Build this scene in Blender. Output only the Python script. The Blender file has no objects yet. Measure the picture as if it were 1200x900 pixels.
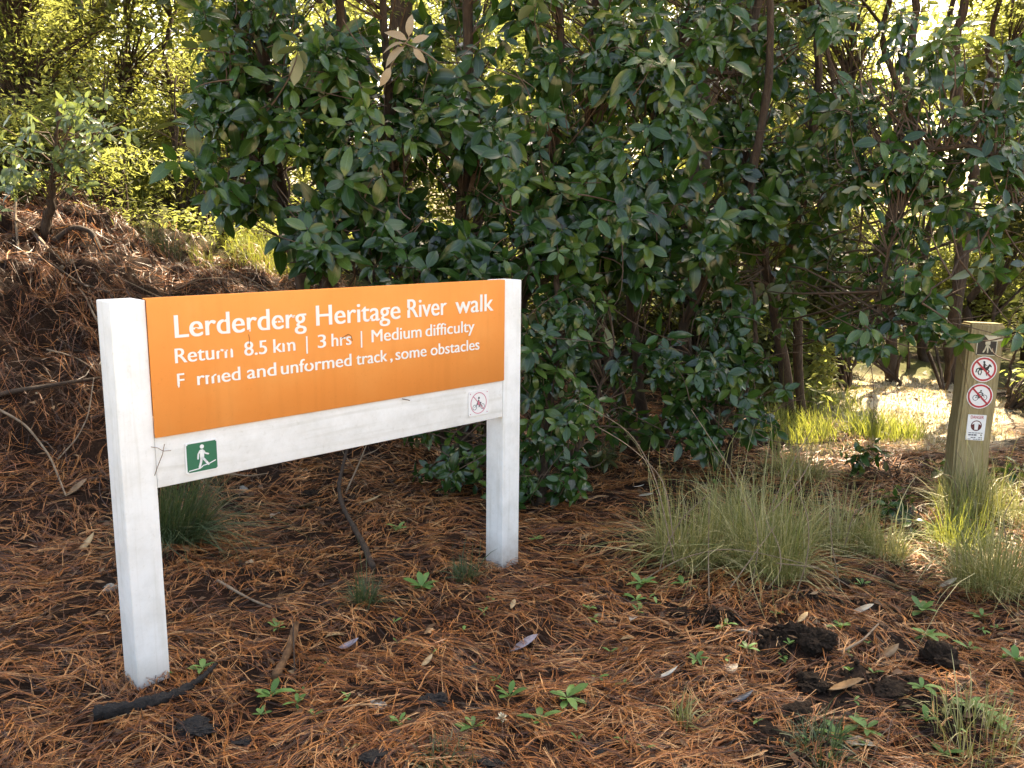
import bpy, bmesh, math
import numpy as np
from mathutils import Matrix, Vector

sc = bpy.context.scene
col = sc.collection
rng = np.random.default_rng(7)

# ------------------------------------------------------------------ camera
FPX, PITCH, ROLL, CAMH = 1017.53, 0.1823, -0.010, 1.5
cd = bpy.data.cameras.new("camera")
cd.sensor_width = 36.0
cd.lens = 36.0 * FPX / 1200.0
cd.clip_start = 0.05
cd.clip_end = 900
cam = bpy.data.objects.new("camera", cd)
cam.matrix_world = (Matrix.Translation((0, 0, CAMH)) @ Matrix.Rotation(math.pi / 2 - PITCH, 4, 'X')
                    @ Matrix.Rotation(-ROLL, 4, 'Z'))
col.objects.link(cam)
sc.camera = cam

# ------------------------------------------------------------------ sky, sun, exposure
SUN_EL, SUN_AZ = math.radians(50), math.radians(24)      # azimuth measured from +Y (view direction) towards +X
SV = np.array([math.cos(SUN_EL) * math.sin(SUN_AZ), math.cos(SUN_EL) * math.cos(SUN_AZ), math.sin(SUN_EL)])
world = bpy.data.worlds.new("World")
sc.world = world
world.use_nodes = True
wn = world.node_tree
bg = wn.nodes["Background"]
sky = wn.nodes.new("ShaderNodeTexSky")
sky.sky_type = 'NISHITA'
sky.sun_disc = False
sky.sun_elevation = SUN_EL
sky.sun_rotation = SUN_AZ
sky.air_density = 1.0
sky.dust_density = 4.0
sky.ozone_density = 0.6
wn.links.new(sky.outputs[0], bg.inputs[0])
bg.inputs[1].default_value = 0.15
sd = bpy.data.lights.new("sun", 'SUN')
sd.energy = 5.0
sd.angle = math.radians(0.53)
sd.color = (1.0, 0.91, 0.76)
sun = bpy.data.objects.new("sun", sd)
sun.rotation_euler = Vector(SV).to_track_quat('Z', 'Y').to_euler()
sun.location = (8, 18, 22)
col.objects.link(sun)
vs = sc.view_settings
vs.view_transform = 'Standard'
vs.look = 'None'
vs.gamma = 1.0
vs.use_curve_mapping = False
vs.exposure = 2.34
vs.use_white_balance = True
vs.white_balance_temperature = 7900
vs.white_balance_tint = 10
sc.cycles.max_bounces = 6
sc.cycles.diffuse_bounces = 3
sc.cycles.transmission_bounces = 4
sc.cycles.use_denoising = True

# ------------------------------------------------------------------ helpers: places
_fw = np.array([0, math.cos(PITCH), -math.sin(PITCH)])
_up = np.array([0, math.sin(PITCH), math.cos(PITCH)])

def ray(px, py):
    a, b = (px - 600) / FPX, (450 - py) / FPX
    c, s = math.cos(ROLL), math.sin(ROLL)
    u, v = c * a + s * b, -s * a + c * b
    return _fw + np.array([u, 0, 0]) + v * _up

def W(px, py, Y):
    d = ray(px, py)
    return np.array([0, 0, CAMH]) + d * (Y / d[1])

def to_px(P):
    d = P - np.array([0, 0, CAMH])
    w = d @ _fw
    u, v = d[:, 0] / w, (d @ _up) / w
    c, s = math.cos(ROLL), math.sin(ROLL)
    return 600 + FPX * (c * u - s * v), 450 - FPX * (s * u + c * v), w

def _hash(i, j, k):
    n = (i * 374761393 + j * 668265263 + k * 974634777) & 0x7fffffff
    n = ((n ^ (n >> 13)) * 1274126177) & 0x7fffffff
    return ((n ^ (n >> 16)) & 0xffff) / 65535.0

def noise(x, y, s=1.0, seed=0):
    x = np.asarray(x, float) * s + 1000
    y = np.asarray(y, float) * s + 1000
    i, j = np.floor(x).astype(np.int64), np.floor(y).astype(np.int64)
    fx, fy = x - i, y - j
    fx, fy = fx * fx * (3 - 2 * fx), fy * fy * (3 - 2 * fy)
    a, b = _hash(i, j, seed), _hash(i + 1, j, seed)
    c, d = _hash(i, j + 1, seed), _hash(i + 1, j + 1, seed)
    return (a * (1 - fx) + b * fx) * (1 - fy) + (c * (1 - fx) + d * fx) * fy

def sstep(a, b, x):
    t = np.clip((np.asarray(x, float) - a) / (b - a), 0, 1)
    return t * t * (3 - 2 * t)

SOIL = [(1.05, 3.02, .17, .10), (1.22, 2.72, .24, .16), (0.93, 2.42, .13, .09), (1.38, 2.55, .17, .12),
        (1.35, 3.40, .20, .09), (.82, 3.22, .10, .06), (.80, 2.32, .10, .14)]

def soil(x, y):
    m = np.zeros_like(np.asarray(x, float))
    nn = noise(x, y, 9, 5) - .5
    for a, b, rx, ry in SOIL:
        q = np.sqrt(((x - a) / rx) ** 2 + ((y - b) / ry) ** 2) + nn * .9
        m = np.maximum(m, 1 - sstep(.75, 1.1, q))
    return m

def pathm(x, y):
    c = np.interp(y, [5.6, 6.6, 7.6, 9, 12], [3.1, 3.3, 3.6, 3.9, 4.0])
    w = np.interp(y, [5.6, 6.6, 7.6, 12], [.25, .65, .95, .9])
    q = np.abs(x - c) / w + (noise(x, y, 2.5, 44) - .5) * .7
    bounce_gravel = 1 - sstep(-.9, .3, y + (noise(x, y, 1.5, 45) - .5) * .6)  # unseen pale ground added behind the camera to bounce light onto the sign
    return np.maximum((1 - sstep(.65, 1.1, q)) * sstep(5.7, 6.5, y) * (1 - sstep(8.6, 9.6, y)), bounce_gravel)

def G(x, y):
    """ground height"""
    x = np.asarray(x, float)
    y = np.asarray(y, float)
    z = -0.063 * sstep(-1.0, 0.2, x)
    crest = np.interp(x, [-9, -4.2, -3.4, -2.75, -1.86, -1.0, .2, 1.4], [2.0, 1.50, 1.20, .98, .84, .55, .08, 0])
    y0 = np.interp(x, [-9, -3, -1.5, 0, 2], [3.0, 3.5, 4.2, 4.9, 5.5])
    t = sstep(0, 1, (y - y0) / 2.9)
    z = z + crest * t
    z = z + np.clip(y - y0 - 2.9, 0, 7) * .055 * sstep(.02, .9, crest)
    near = 1 - sstep(14, 40, y)
    bank = sstep(.05, .6, z)
    z = z + near * ((noise(x, y, .9, 1) - .5) * .10 + (noise(x, y, 3.1, 2) - .5) * (.055 + .14 * bank)
                    + (noise(x, y, 8.5, 3) - .5) * (.035 + .10 * bank) + (noise(x, y, 19, 8) - .5) * .014)
    z = z + near * sstep(.6, .75, noise(x, y, 4.5, 12)) * .07 * bank
    s = soil(x, y)
    z = z + s * (.035 * (noise(x, y, 14, 4)) + .05 * (noise(x, y, 5, 6) - .45))
    # keep the foot of each sign post level
    for (a, b) in ((-1.17, 2.70), (0.0, 3.84)):
        q = np.exp(-((x - a) ** 2 + (y - b) ** 2) / .09)
        z = z * (1 - q) + q * (-0.003 if a < -.5 else -.063)
    return z

def on_ground(px, py):
    d = ray(px, py)
    c = np.array([0, 0, CAMH])
    t = np.linspace(1.5, 30, 4000)
    P = c + t[:, None] * d
    h = P[:, 2] - G(P[:, 0], P[:, 1])
    k = np.argmax(h < 0)
    return P[k]

# ------------------------------------------------------------------ helpers: meshes and objects
def mesh_np(name, V, faces, smooth=False, var=None, attrs=None, rib=None):
    V = np.asarray(V, np.float32)
    me = bpy.data.meshes.new(name)
    me.vertices.add(len(V))
    me.vertices.foreach_set("co", V.ravel())
    li, ls, n = [], [], 0
    for f in faces:
        f = np.asarray(f, np.int32)
        if len(f) == 0:
            continue
        k = f.shape[1]
        li.append(f.ravel())
        ls.append(n + np.arange(len(f), dtype=np.int32) * k)
        n += f.size
    li = np.concatenate(li)
    ls = np.concatenate(ls)
    me.loops.add(len(li))
    me.loops.foreach_set("vertex_index", li)
    me.polygons.add(len(ls))
    me.polygons.foreach_set("loop_start", ls)
    if smooth:
        me.polygons.foreach_set("use_smooth", np.ones(len(ls), bool))
    if var is not None:
        a = me.attributes.new("var", 'FLOAT', 'POINT')
        a.data.foreach_set("value", np.asarray(var, np.float32))
    if rib is not None:
        a = me.attributes.new("rib", 'FLOAT', 'POINT')
        a.data.foreach_set("value", np.asarray(rib, np.float32))
    for k, v in (attrs or {}).items():
        a = me.attributes.new(k, 'FLOAT', 'POINT')
        a.data.foreach_set("value", np.asarray(v, np.float32))
    me.update(calc_edges=True)
    return me

def link(name, me, mat=None, parent=None, loc=None):
    o = bpy.data.objects.new(name, me)
    if mat is not None and me is not None and len(me.materials) == 0:
        me.materials.append(mat)
    col.objects.link(o)
    if parent is not None:
        o.parent = parent
    if loc is not None:
        o.location = loc
    return o

def tag(o, label=None, cat=None, group=None, kind=None):
    if label: o["label"] = label
    if cat: o["category"] = cat
    if group: o["group"] = group
    if kind: o["kind"] = kind
    return o

def thing(name, label, cat, loc=(0, 0, 0), rz=0.0, group=None):
    o = bpy.data.objects.new(name, None)
    o.empty_display_size = .1
    col.objects.link(o)
    o.location = [float(v) for v in loc]
    o.rotation_euler = (0, 0, rz)
    return tag(o, label, cat, group)

class MB:
    """collects pieces of one part"""
    def __init__(s):
        s.V, s.F3, s.F4, s.var, s.n = [], [], [], [], 0
    def add(s, V, F, var=0.5):
        V = np.asarray(V, float)
        F = np.asarray(F, int)
        (s.F3 if F.shape[1] == 3 else s.F4).append(F + s.n)
        s.V.append(V)
        s.var.append(np.broadcast_to(var, len(V)))
        s.n += len(V)
    def tube(s, P, R, sides=5, var=.5, cap=True, jit=0.0):
        P = np.asarray(P, float)
        R = np.broadcast_to(np.asarray(R, float), len(P))
        T = np.gradient(P, axis=0)
        T /= np.linalg.norm(T, axis=1)[:, None] + 1e-9
        ref = np.array([0, 0, 1.]) if abs(T[0][2]) < .9 else np.array([1., 0, 0])
        A = np.cross(T, ref); A /= np.linalg.norm(A, axis=1)[:, None] + 1e-9
        B = np.cross(T, A)
        an = np.arange(sides) / sides * 2 * math.pi
        ring = (np.cos(an)[None, :, None] * A[:, None, :] + np.sin(an)[None, :, None] * B[:, None, :])
        if jit: ring = ring * (1 + jit * rng.normal(0, 1, (len(P), sides, 1)))
        V = (P[:, None, :] + ring * R[:, None, None]).reshape(-1, 3)
        i = np.arange(len(P) - 1)[:, None] * sides
        j = np.arange(sides)[None, :]
        k = (j + 1) % sides
        F = np.stack([i + j, i + k, i + sides + k, i + sides + j], -1).reshape(-1, 4)
        n0 = len(V)
        if cap:
            V = np.vstack([V, P[:1], P[-1:]])
            s.add(V, F, var)
            b = s.n - len(V)
            jj = np.arange(sides); kk = (jj + 1) % sides
            s.F3.append(np.stack([np.full(sides, n0), kk, jj], -1) + b)
            l0 = (len(P) - 1) * sides
            s.F3.append(np.stack([np.full(sides, n0 + 1), l0 + jj, l0 + kk], -1) + b)
        else:
            s.add(V, F, var)
    def box(s, x0, x1, y0, y1, z0, z1, var=.5):
        V = [(x, y, z) for x in (x0, x1) for y in (y0, y1) for z in (z0, z1)]
        s.add(V, [(0, 1, 3, 2), (4, 6, 7, 5), (0, 4, 5, 1), (2, 3, 7, 6), (0, 2, 6, 4), (1, 5, 7, 3)], var)
    def mesh(s, name, smooth=False):
        fs = []
        if s.F3: fs.append(np.concatenate(s.F3))
        if s.F4: fs.append(np.concatenate(s.F4))
        return mesh_np(name, np.concatenate(s.V), fs, smooth, np.concatenate(s.var))
    def build(s, name, mat, parent=None, loc=None, smooth=False):
        return link(name, s.mesh(name, smooth), mat, parent, loc)

def bevel_mesh(me, w, seg=2):
    bm = bmesh.new(); bm.from_mesh(me)
    bmesh.ops.bevel(bm, geom=list(bm.edges), offset=w, segments=seg, affect='EDGES', profile=.6)
    bm.to_mesh(me); bm.free()
    return me

def basis(d, n):
    """rotation matrices with columns x, y=d, z close to n (arrays)"""
    d = d / (np.linalg.norm(d, axis=1)[:, None] + 1e-9)
    n = n - (n * d).sum(1)[:, None] * d
    n = n / (np.linalg.norm(n, axis=1)[:, None] + 1e-9)
    x = np.cross(d, n)
    return np.stack([x, d, n], -1)

def unit(v):
    v = np.asarray(v, float)
    return v / (np.linalg.norm(v, axis=-1, keepdims=True) + 1e-9)

def leaf_template(w=.42, fold=.10, droop=.15, seg=5, wide_at=.45, tip=1.0, twist=0.0, wave=0.0, stalk=0.06):
    """leaf of length 1 along +Y, upper side +Z"""
    t = np.linspace(0, 1, seg + 1)
    prof = (t ** .75) * ((1 - t) ** (.8 * tip))
    prof = np.interp(t, t, prof)
    prof = prof / prof.max() * w * .5
    prof[0] = .012; prof[-1] = .004
    zc = -droop * t ** 2
    y = stalk + t * (1 - stalk) * (1 - .12 * droop)
    mid = np.stack([np.sin(t * 3) * twist, y, zc], -1)
    zz = fold * (prof / (w * .5)) * w + wave * np.sin(t * 17)
    lf = np.stack([mid[:, 0] - prof, y, zc + zz], -1)
    rt = np.stack([mid[:, 0] + prof, y, zc + fold * (prof / (w * .5)) * w - wave * np.sin(t * 15 + 1)], -1)
    V = np.concatenate([lf, mid, rt])
    n = seg + 1
    F = []
    for i in range(seg):
        F.append((i, n + i, n + i + 1, i + 1))
        F.append((n + i, 2 * n + i, 2 * n + i + 1, n + i + 1))
    V = np.vstack([V, [[-.012, 0, 0], [.012, 0, 0]]])
    F.append((3 * n, 3 * n + 1, 2 * n, 0))
    return V, np.array(F)

LEAVES = [leaf_template(.40, .10, .12), leaf_template(.44, .16, .28, twist=.03), leaf_template(.38, .06, .40, wave=.012),
          leaf_template(.46, .20, .18, twist=-.03), leaf_template(.36, .12, .55), leaf_template(.42, .05, .05, wave=.015)]
# cheap leaf for far foliage: folded diamond
DIAM = (np.array([[0, 0, 0], [-.22, .45, .07], [0, 1, -.05], [.22, .45, .07]], float), np.array([(0, 1, 2), (0, 2, 3)]))
LANCE = (np.array([[0, 0, 0], [-.10, .4, .03], [0, 1, -.08], [.10, .4, .03]], float), np.array([(0, 1, 2), (0, 2, 3)]))

def rib_of(tv):
    if len(tv) == 4: return np.array([0., 1., 0., 1.])
    n = (len(tv) - 2) // 3
    return np.concatenate([np.ones(n), np.zeros(n), np.ones(n), [0, 0]])

def bulk(templates, idx, P, R, S, var):
    """one mesh data set from many leaf copies -> V, faces, var"""
    Vs, Fs, Va, n = [], [], [], 0
    for k, (tv, tf) in enumerate(templates):
        m = np.where(idx == k)[0]
        if len(m) == 0: continue
        V = np.einsum('nij,vj->nvi', R[m], tv) * S[m][:, None, None] + P[m][:, None, :]
        F = tf[None] + (np.arange(len(m)) * len(tv))[:, None, None] + n
        Vs.append(V.reshape(-1, 3)); Fs.append(F.reshape(-1, tf.shape[1]))
        Va.append(np.repeat(var[m], len(tv)))
        n += len(m) * len(tv)
    return np.concatenate(Vs), Fs, np.concatenate(Va)

# ------------------------------------------------------------------ helpers: materials
def new_mat(name):
    m = bpy.data.materials.new(name)
    m.use_nodes = True
    nt = m.node_tree
    return m, nt, nt.nodes["Principled BSDF"]

def ramp(nt, stops):
    r = nt.nodes.new("ShaderNodeValToRGB")
    e = r.color_ramp.elements
    while len(e) < len(stops): e.new(.5)
    for i, (p, c) in enumerate(stops):
        e[i].position = p
        e[i].color = (*c, 1)
    return r

def attr(nt, name="var"):
    a = nt.nodes.new("ShaderNodeAttribute")
    a.attribute_name = name
    return a

def noise_node(nt, scale, detail=4, rough=.6, coord='Object', dist=0.0):
    tc = nt.nodes.new("ShaderNodeTexCoord")
    n = nt.nodes.new("ShaderNodeTexNoise")
    n.inputs["Scale"].default_value = scale
    n.inputs["Detail"].default_value = detail
    n.inputs["Roughness"].default_value = rough
    n.inputs["Distortion"].default_value = dist
    nt.links.new(tc.outputs[coord], n.inputs["Vector"])
    return n

def mix_rgb(nt, a, b, fac, mode='MIX'):
    m = nt.nodes.new("ShaderNodeMix")
    m.data_type = 'RGBA'
    m.blend_type = mode
    for sock, v in ((m.inputs[6], a), (m.inputs[7], b), (m.inputs[0], fac)):
        if isinstance(v, (int, float)): sock.default_value = v
        elif isinstance(v, tuple): sock.default_value = (*v, 1)
        else: nt.links.new(v, sock)
    return m.outputs[2]

def leaf_mat(name, stops, under=None, transl=.25, tcol=None, rough=.42, spec=.5, mottled=0.25, rib=None):
    m, nt, p = new_mat(name)
    a = attr(nt)
    r = ramp(nt, stops)
    nt.links.new(a.outputs["Fac"], r.inputs[0])
    c = r.outputs[0]
    if mottled:
        n = noise_node(nt, 22, 3)
        c = mix_rgb(nt, c, mix_rgb(nt, c, (.45, .5, .42), 1.0, 'MULTIPLY'), n.outputs[0])
        nn = c
    if rib:
        rr_ = ramp(nt, [(.0, rib), (.11, (0, 0, 0))])
        nt.links.new(attr(nt, "rib").outputs["Fac"], rr_.inputs[0])
        c = mix_rgb(nt, c, rr_.outputs[0], 1.0, 'ADD')
    if under:
        g = nt.nodes.new("ShaderNodeNewGeometry")
        c2 = mix_rgb(nt, c, under, g.outputs["Backfacing"])
    else:
        c2 = c
    nt.links.new(c2, p.inputs["Base Color"])
    p.inputs["Roughness"].default_value = rough
    p.inputs["Specular IOR Level"].default_value = spec
    if transl > 0:
        t = nt.nodes.new("ShaderNodeBsdfTranslucent")
        t.inputs[0].default_value = (*(tcol or (.2, .3, .03)), 1)
        mx = nt.nodes.new("ShaderNodeMixShader")
        mx.inputs[0].default_value = transl
        nt.links.new(p.outputs[0], mx.inputs[1])
        nt.links.new(t.outputs[0], mx.inputs[2])
        nt.links.new(mx.outputs[0], nt.nodes["Material Output"].inputs[0])
    return m

def simple_mat(name, stops, scale=8, rough=.8, bump=.3, bscale=None, spec=.3, use_var=False, stretch=None, detail=6, dist=0.3):
    m, nt, p = new_mat(name)
    n = noise_node(nt, scale, detail, .65, dist=dist)
    if stretch:
        mp = nt.nodes.new("ShaderNodeMapping")
        mp.inputs["Scale"].default_value = stretch
        tc = n.inputs["Vector"].links[0].from_node
        nt.links.new(tc.outputs["Object"], mp.inputs[0])
        nt.links.new(mp.outputs[0], n.inputs["Vector"])
    r = ramp(nt, stops)
    nt.links.new((attr(nt).outputs["Fac"] if use_var else n.outputs[0]), r.inputs[0])
    nt.links.new(r.outputs[0], p.inputs["Base Color"])
    p.inputs["Roughness"].default_value = rough
    p.inputs["Specular IOR Level"].default_value = spec
    if bump:
        b = nt.nodes.new("ShaderNodeBump")
        b.inputs["Strength"].default_value = bump
        b.inputs["Distance"].default_value = .02
        n2 = n if bscale is None else noise_node(nt, bscale, 5, .7)
        nt.links.new(n2.outputs[0], b.inputs["Height"])
        nt.links.new(b.outputs[0], p.inputs["Normal"])
    return m

M = {}
M['leaf'] = leaf_mat("broad_leaf", [(0, (.008, .026, .007)), (.35, (.020, .058, .014)), (.7, (.050, .112, .024)), (1, (.14, .20, .045))],
                     under=(.15, .17, .10), transl=.16, tcol=(.14, .27, .02), rough=.19, spec=.5, rib=(.03, .045, .02))
M['pale_leaf'] = leaf_mat("pale_leaf", [(0, (.06, .11, .045)), (1, (.15, .21, .11))], under=(.2, .23, .15), transl=.3, tcol=(.3, .38, .09), rough=.26, spec=.8)
M['fine_leaf'] = leaf_mat("fine_leaf", [(0, (.03, .045, .016)), (.5, (.07, .09, .03)), (1, (.14, .155, .055))], transl=.52, tcol=(.42, .45, .11), rough=.55, spec=.3, mottled=0)
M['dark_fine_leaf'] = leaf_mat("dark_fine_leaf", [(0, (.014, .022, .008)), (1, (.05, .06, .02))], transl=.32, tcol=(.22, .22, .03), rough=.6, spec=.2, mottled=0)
M['canopy_leaf'] = leaf_mat("canopy_leaf", [(0, (.02, .035, .015)), (1, (.05, .075, .03))], transl=.15, tcol=(.12, .16, .03), rough=.5, spec=.3, mottled=0)
M['grass'] = leaf_mat("grass_blade", [(0, (.06, .09, .025)), (.3, (.14, .165, .05)), (.55, (.32, .29, .12)), (1, (.58, .50, .28))], transl=.25, tcol=(.30, .30, .07), rough=.5, spec=.35, mottled=0)
M['dark_grass'] = leaf_mat("dark_grass_blade", [(0, (.02, .045, .018)), (.6, (.05, .085, .035)), (.85, (.10, .12, .055)), (1, (.28, .2, .11))], transl=.15, tcol=(.15, .2, .04), rough=.45, spec=.4, mottled=0)
M['lit_grass'] = leaf_mat("lush_grass_blade", [(0, (.08, .12, .02)), (.6, (.16, .20, .04)), (1, (.34, .32, .12))], transl=.35, tcol=(.40, .42, .07), rough=.5, spec=.35, mottled=0)
M['weed'] = leaf_mat("weed_leaf", [(0, (.07, .15, .04)), (.5, (.12, .24, .06)), (1, (.20, .33, .10))], transl=.2, tcol=(.2, .35, .06), rough=.5, spec=.35, mottled=.2)
M['twig'] = simple_mat("twig_bark", [(0, (.05, .028, .018)), (.5, (.10, .062, .04)), (1, (.20, .15, .10))], 30, .8, .3)
M['bark'] = simple_mat("tree_bark", [(.25, (.025, .016, .011)), (.55, (.065, .042, .028)), (.8, (.13, .10, .07))], 9, .9, .8, stretch=(6, 6, 1.2))
M['moss_bark'] = simple_mat("mossy_bark", [(.25, (.03, .022, .012)), (.5, (.08, .065, .03)), (.75, (.15, .14, .05))], 8, .9, .8, stretch=(5, 5, 1.2))
M['needle'] = simple_mat("pine_needle", [(0, (.016, .006, .003)), (.25, (.065, .022, .008)), (.5, (.22, .068, .017)), (.75, (.46, .172, .042)), (1, (.60, .35, .16))], use_var=True, rough=.42, bump=0, spec=.45)
M['litter'] = leaf_mat("dry_leaf_flake", [(0, (.05, .028, .018)), (.5, (.20, .10, .05)), (.8, (.33, .20, .11)), (1, (.48, .38, .27))], transl=.08, tcol=(.3, .18, .08), rough=.6, spec=.3, mottled=.3)
M['charcoal'] = simple_mat("charred_wood", [(.3, (.006, .005, .005)), (.7, (.022, .018, .016))], 35, .75, .9, spec=.35)
M['soil'] = simple_mat("dark_soil", [(.3, (.010, .007, .005)), (.6, (.028, .018, .012)), (.85, (.06, .038, .024))], 40, .95, 1.0, spec=.15)
M['stick'] = simple_mat("dry_stick", [(.25, (.12, .08, .05)), (.6, (.26, .19, .13)), (.9, (.42, .35, .27))], 30, .8, .3)
M['dark_stick'] = simple_mat("dark_stick", [(.25, (.02, .014, .010)), (.6, (.06, .04, .028)), (.9, (.15, .11, .085))], 30, .8, .5)
M['brown_bark'] = simple_mat("bark_piece", [(.3, (.06, .03, .014)), (.6, (.16, .085, .04)), (.85, (.26, .16, .08))], 22, .85, .6)
M['grey_stone'] = simple_mat("grey_stone", [(.3, (.16, .15, .13)), (.6, (.28, .27, .24)), (.85, (.40, .39, .35))], 30, .8, .4)

# ground
m, nt, p = new_mat("forest_floor")
n1 = noise_node(nt, 2.2, 8, .7)
n2 = noise_node(nt, 45, 6, .75, dist=1.5)
r1 = ramp(nt, [(.25, (.009, .005, .003)), (.5, (.024, .011, .006)), (.75, (.06, .028, .014))])
r2 = ramp(nt, [(.3, (.25, .22, .2)), (.6, (1, 1, 1)), (.85, (1.6, 1.5, 1.35))])
nt.links.new(n1.outputs[0], r1.inputs[0])
nt.links.new(n2.outputs[0], r2.inputs[0])
c = mix_rgb(nt, r1.outputs[0], r2.outputs[0], 1.0, 'MULTIPLY')
c = mix_rgb(nt, c, (.020, .012, .008), attr(nt, "soil").outputs["Fac"])
gr = noise_node(nt, .8, 5, .6)
grr = ramp(nt, [(.42, (0, 0, 0)), (.62, (1, 1, 1))])
nt.links.new(gr.outputs[0], grr.inputs[0])
gm = nt.nodes.new("ShaderNodeMath"); gm.operation = 'MULTIPLY'
nt.links.new(grr.outputs[0], gm.inputs[0])
nt.links.new(attr(nt, "green").outputs["Fac"], gm.inputs[1])
c = mix_rgb(nt, c, (.10, .11, .035), gm.outputs[0])
pn = noise_node(nt, 28, 6, .7)
pr = ramp(nt, [(.3, (.26, .20, .12)), (.55, (.50, .43, .31)), (.8, (.62, .57, .45))])
nt.links.new(pn.outputs[0], pr.inputs[0])
c = mix_rgb(nt, c, pr.outputs[0], attr(nt, "path").outputs["Fac"])
nt.links.new(c, p.inputs["Base Color"])
p.inputs["Roughness"].default_value = .95
p.inputs["Specular IOR Level"].default_value = .15
b = nt.nodes.new("ShaderNodeBump"); b.inputs["Strength"].default_value = .8; b.inputs["Distance"].default_value = .015
nt.links.new(n2.outputs[0], b.inputs["Height"]); nt.links.new(b.outputs[0], p.inputs["Normal"])
M['ground'] = m

# painted timber: white, slightly dirty
m, nt, p = new_mat("white_painted_timber")
n1 = noise_node(nt, 6, 6, .7)
n2 = noise_node(nt, 55, 4, .7)
r1 = ramp(nt, [(.30, (.66, .655, .63)), (.55, (.78, .78, .77)), (.8, (.82, .82, .82))])
r2 = ramp(nt, [(.28, (.80, .79, .75)), (.42, (1, 1, 1))])
nt.links.new(n1.outputs[0], r1.inputs[0]); nt.links.new(n2.outputs[0], r2.inputs[0])
c = mix_rgb(nt, r1.outputs[0], r2.outputs[0], .55, 'MULTIPLY')
tc = nt.nodes.new("ShaderNodeTexCoord"); sp = nt.nodes.new("ShaderNodeSeparateXYZ")
nt.links.new(tc.outputs["Object"], sp.inputs[0])
mr = nt.nodes.new("ShaderNodeMapRange"); mr.inputs[1].default_value = .10; mr.inputs[2].default_value = -.03
mr.inputs[3].default_value = 0; mr.inputs[4].default_value = 1
nt.links.new(sp.outputs[2], mr.inputs[0])
n3 = noise_node(nt, 25, 5, .7)
ml = nt.nodes.new("ShaderNodeMath"); ml.operation = 'MULTIPLY'
nt.links.new(mr.outputs[0], ml.inputs[0]); nt.links.new(n3.outputs[0], ml.inputs[1])
st = nt.nodes.new("ShaderNodeTexNoise"); st.inputs["Scale"].default_value = 40; st.inputs["Detail"].default_value = 5
smp = nt.nodes.new("ShaderNodeMapping"); smp.inputs["Scale"].default_value = (1, 1, .05)
nt.links.new(tc.outputs["Object"], smp.inputs[0]); nt.links.new(smp.outputs[0], st.inputs["Vector"])
str_ = ramp(nt, [(.30, (.80, .79, .74)), (.48, (1, 1, 1))])
nt.links.new(st.outputs[0], str_.inputs[0])
c = mix_rgb(nt, c, str_.outputs[0], .6, 'MULTIPLY')
bl = noise_node(nt, 11, 6, .75)
blr = ramp(nt, [(.62, (1, 1, 1)), (.74, (.72, .70, .60))])
nt.links.new(bl.outputs[0], blr.inputs[0])
c = mix_rgb(nt, c, blr.outputs[0], .55, 'MULTIPLY')
c = mix_rgb(nt, c, (.25, .17, .10), ml.outputs[0])
nt.links.new(c, p.inputs["Base Color"])
p.inputs["Roughness"].default_value = .55
b = nt.nodes.new("ShaderNodeBump"); b.inputs["Strength"].default_value = .15; b.inputs["Distance"].default_value = .004
wv = nt.nodes.new("ShaderNodeTexNoise"); wv.inputs["Scale"].default_value = 60; wv.inputs["Detail"].default_value = 4
mp = nt.nodes.new("ShaderNodeMapping"); mp.inputs["Scale"].default_value = (1, 1, .06)
nt.links.new(tc.outputs["Object"], mp.inputs[0]); nt.links.new(mp.outputs[0], wv.inputs["Vector"])
nt.links.new(wv.outputs[0], b.inputs["Height"]); nt.links.new(b.outputs[0], p.inputs["Normal"])
M['white'] = m
mr_ = m.copy(); mr_.name = "white_painted_rail"
for n_ in mr_.node_tree.nodes:
    if n_.bl_idname == "ShaderNodeMapping": n_.inputs["Scale"].default_value = (.05, 1, 1)
M['white_rail'] = mr_
# orange paint: its yellower patches imitate reflections as well as fading
m, nt, p = new_mat("faded_orange_with_glow")
n1 = noise_node(nt, 2.6, 4, .55)
r1 = ramp(nt, [(.3, (.79, .272, .064)), (.55, (.81, .295, .075)), (.75, (.84, .345, .10))])
n2 = noise_node(nt, 90, 3, .7)
r2 = ramp(nt, [(.26, (.80, .76, .72)), (.40, (1, 1, 1))])
nt.links.new(n1.outputs[0], r1.inputs[0]); nt.links.new(n2.outputs[0], r2.inputs[0])
c = mix_rgb(nt, r1.outputs[0], r2.outputs[0], .35, 'MULTIPLY')
n4 = nt.nodes.new("ShaderNodeTexNoise"); n4.inputs["Scale"].default_value = 30; n4.inputs["Detail"].default_value = 5
tc4 = nt.nodes.new("ShaderNodeTexCoord"); mp4 = nt.nodes.new("ShaderNodeMapping"); mp4.inputs["Scale"].default_value = (1, 1, .08)
nt.links.new(tc4.outputs["Object"], mp4.inputs[0]); nt.links.new(mp4.outputs[0], n4.inputs["Vector"])
r4 = ramp(nt, [(.32, (.82, .78, .74)), (.5, (1, 1, 1)), (.72, (1.04, 1.05, 1.08))])
nt.links.new(n4.outputs[0], r4.inputs[0])
c = mix_rgb(nt, c, r4.outputs[0], .2, 'MULTIPLY')
nt.links.new(c, p.inputs["Base Color"])
p.inputs["Roughness"].default_value = .6
p.inputs["Specular IOR Level"].default_value = .06
M['orange'] = m
def paint(name, c, rough=.5, spec=.4, mott=.12):
    m, nt, p = new_mat(name)
    n = noise_node(nt, 60, 4, .7)
    cc = mix_rgb(nt, c, tuple(v * .6 for v in c), n.outputs[0])
    mx = mix_rgb(nt, c, cc, mott * 3)
    nt.links.new(mx, p.inputs["Base Color"])
    p.inputs["Roughness"].default_value = rough
    p.inputs["Specular IOR Level"].default_value = spec
    return m
M['lettering'] = paint("white_lettering", (.84, .83, .80), .5)
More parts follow.
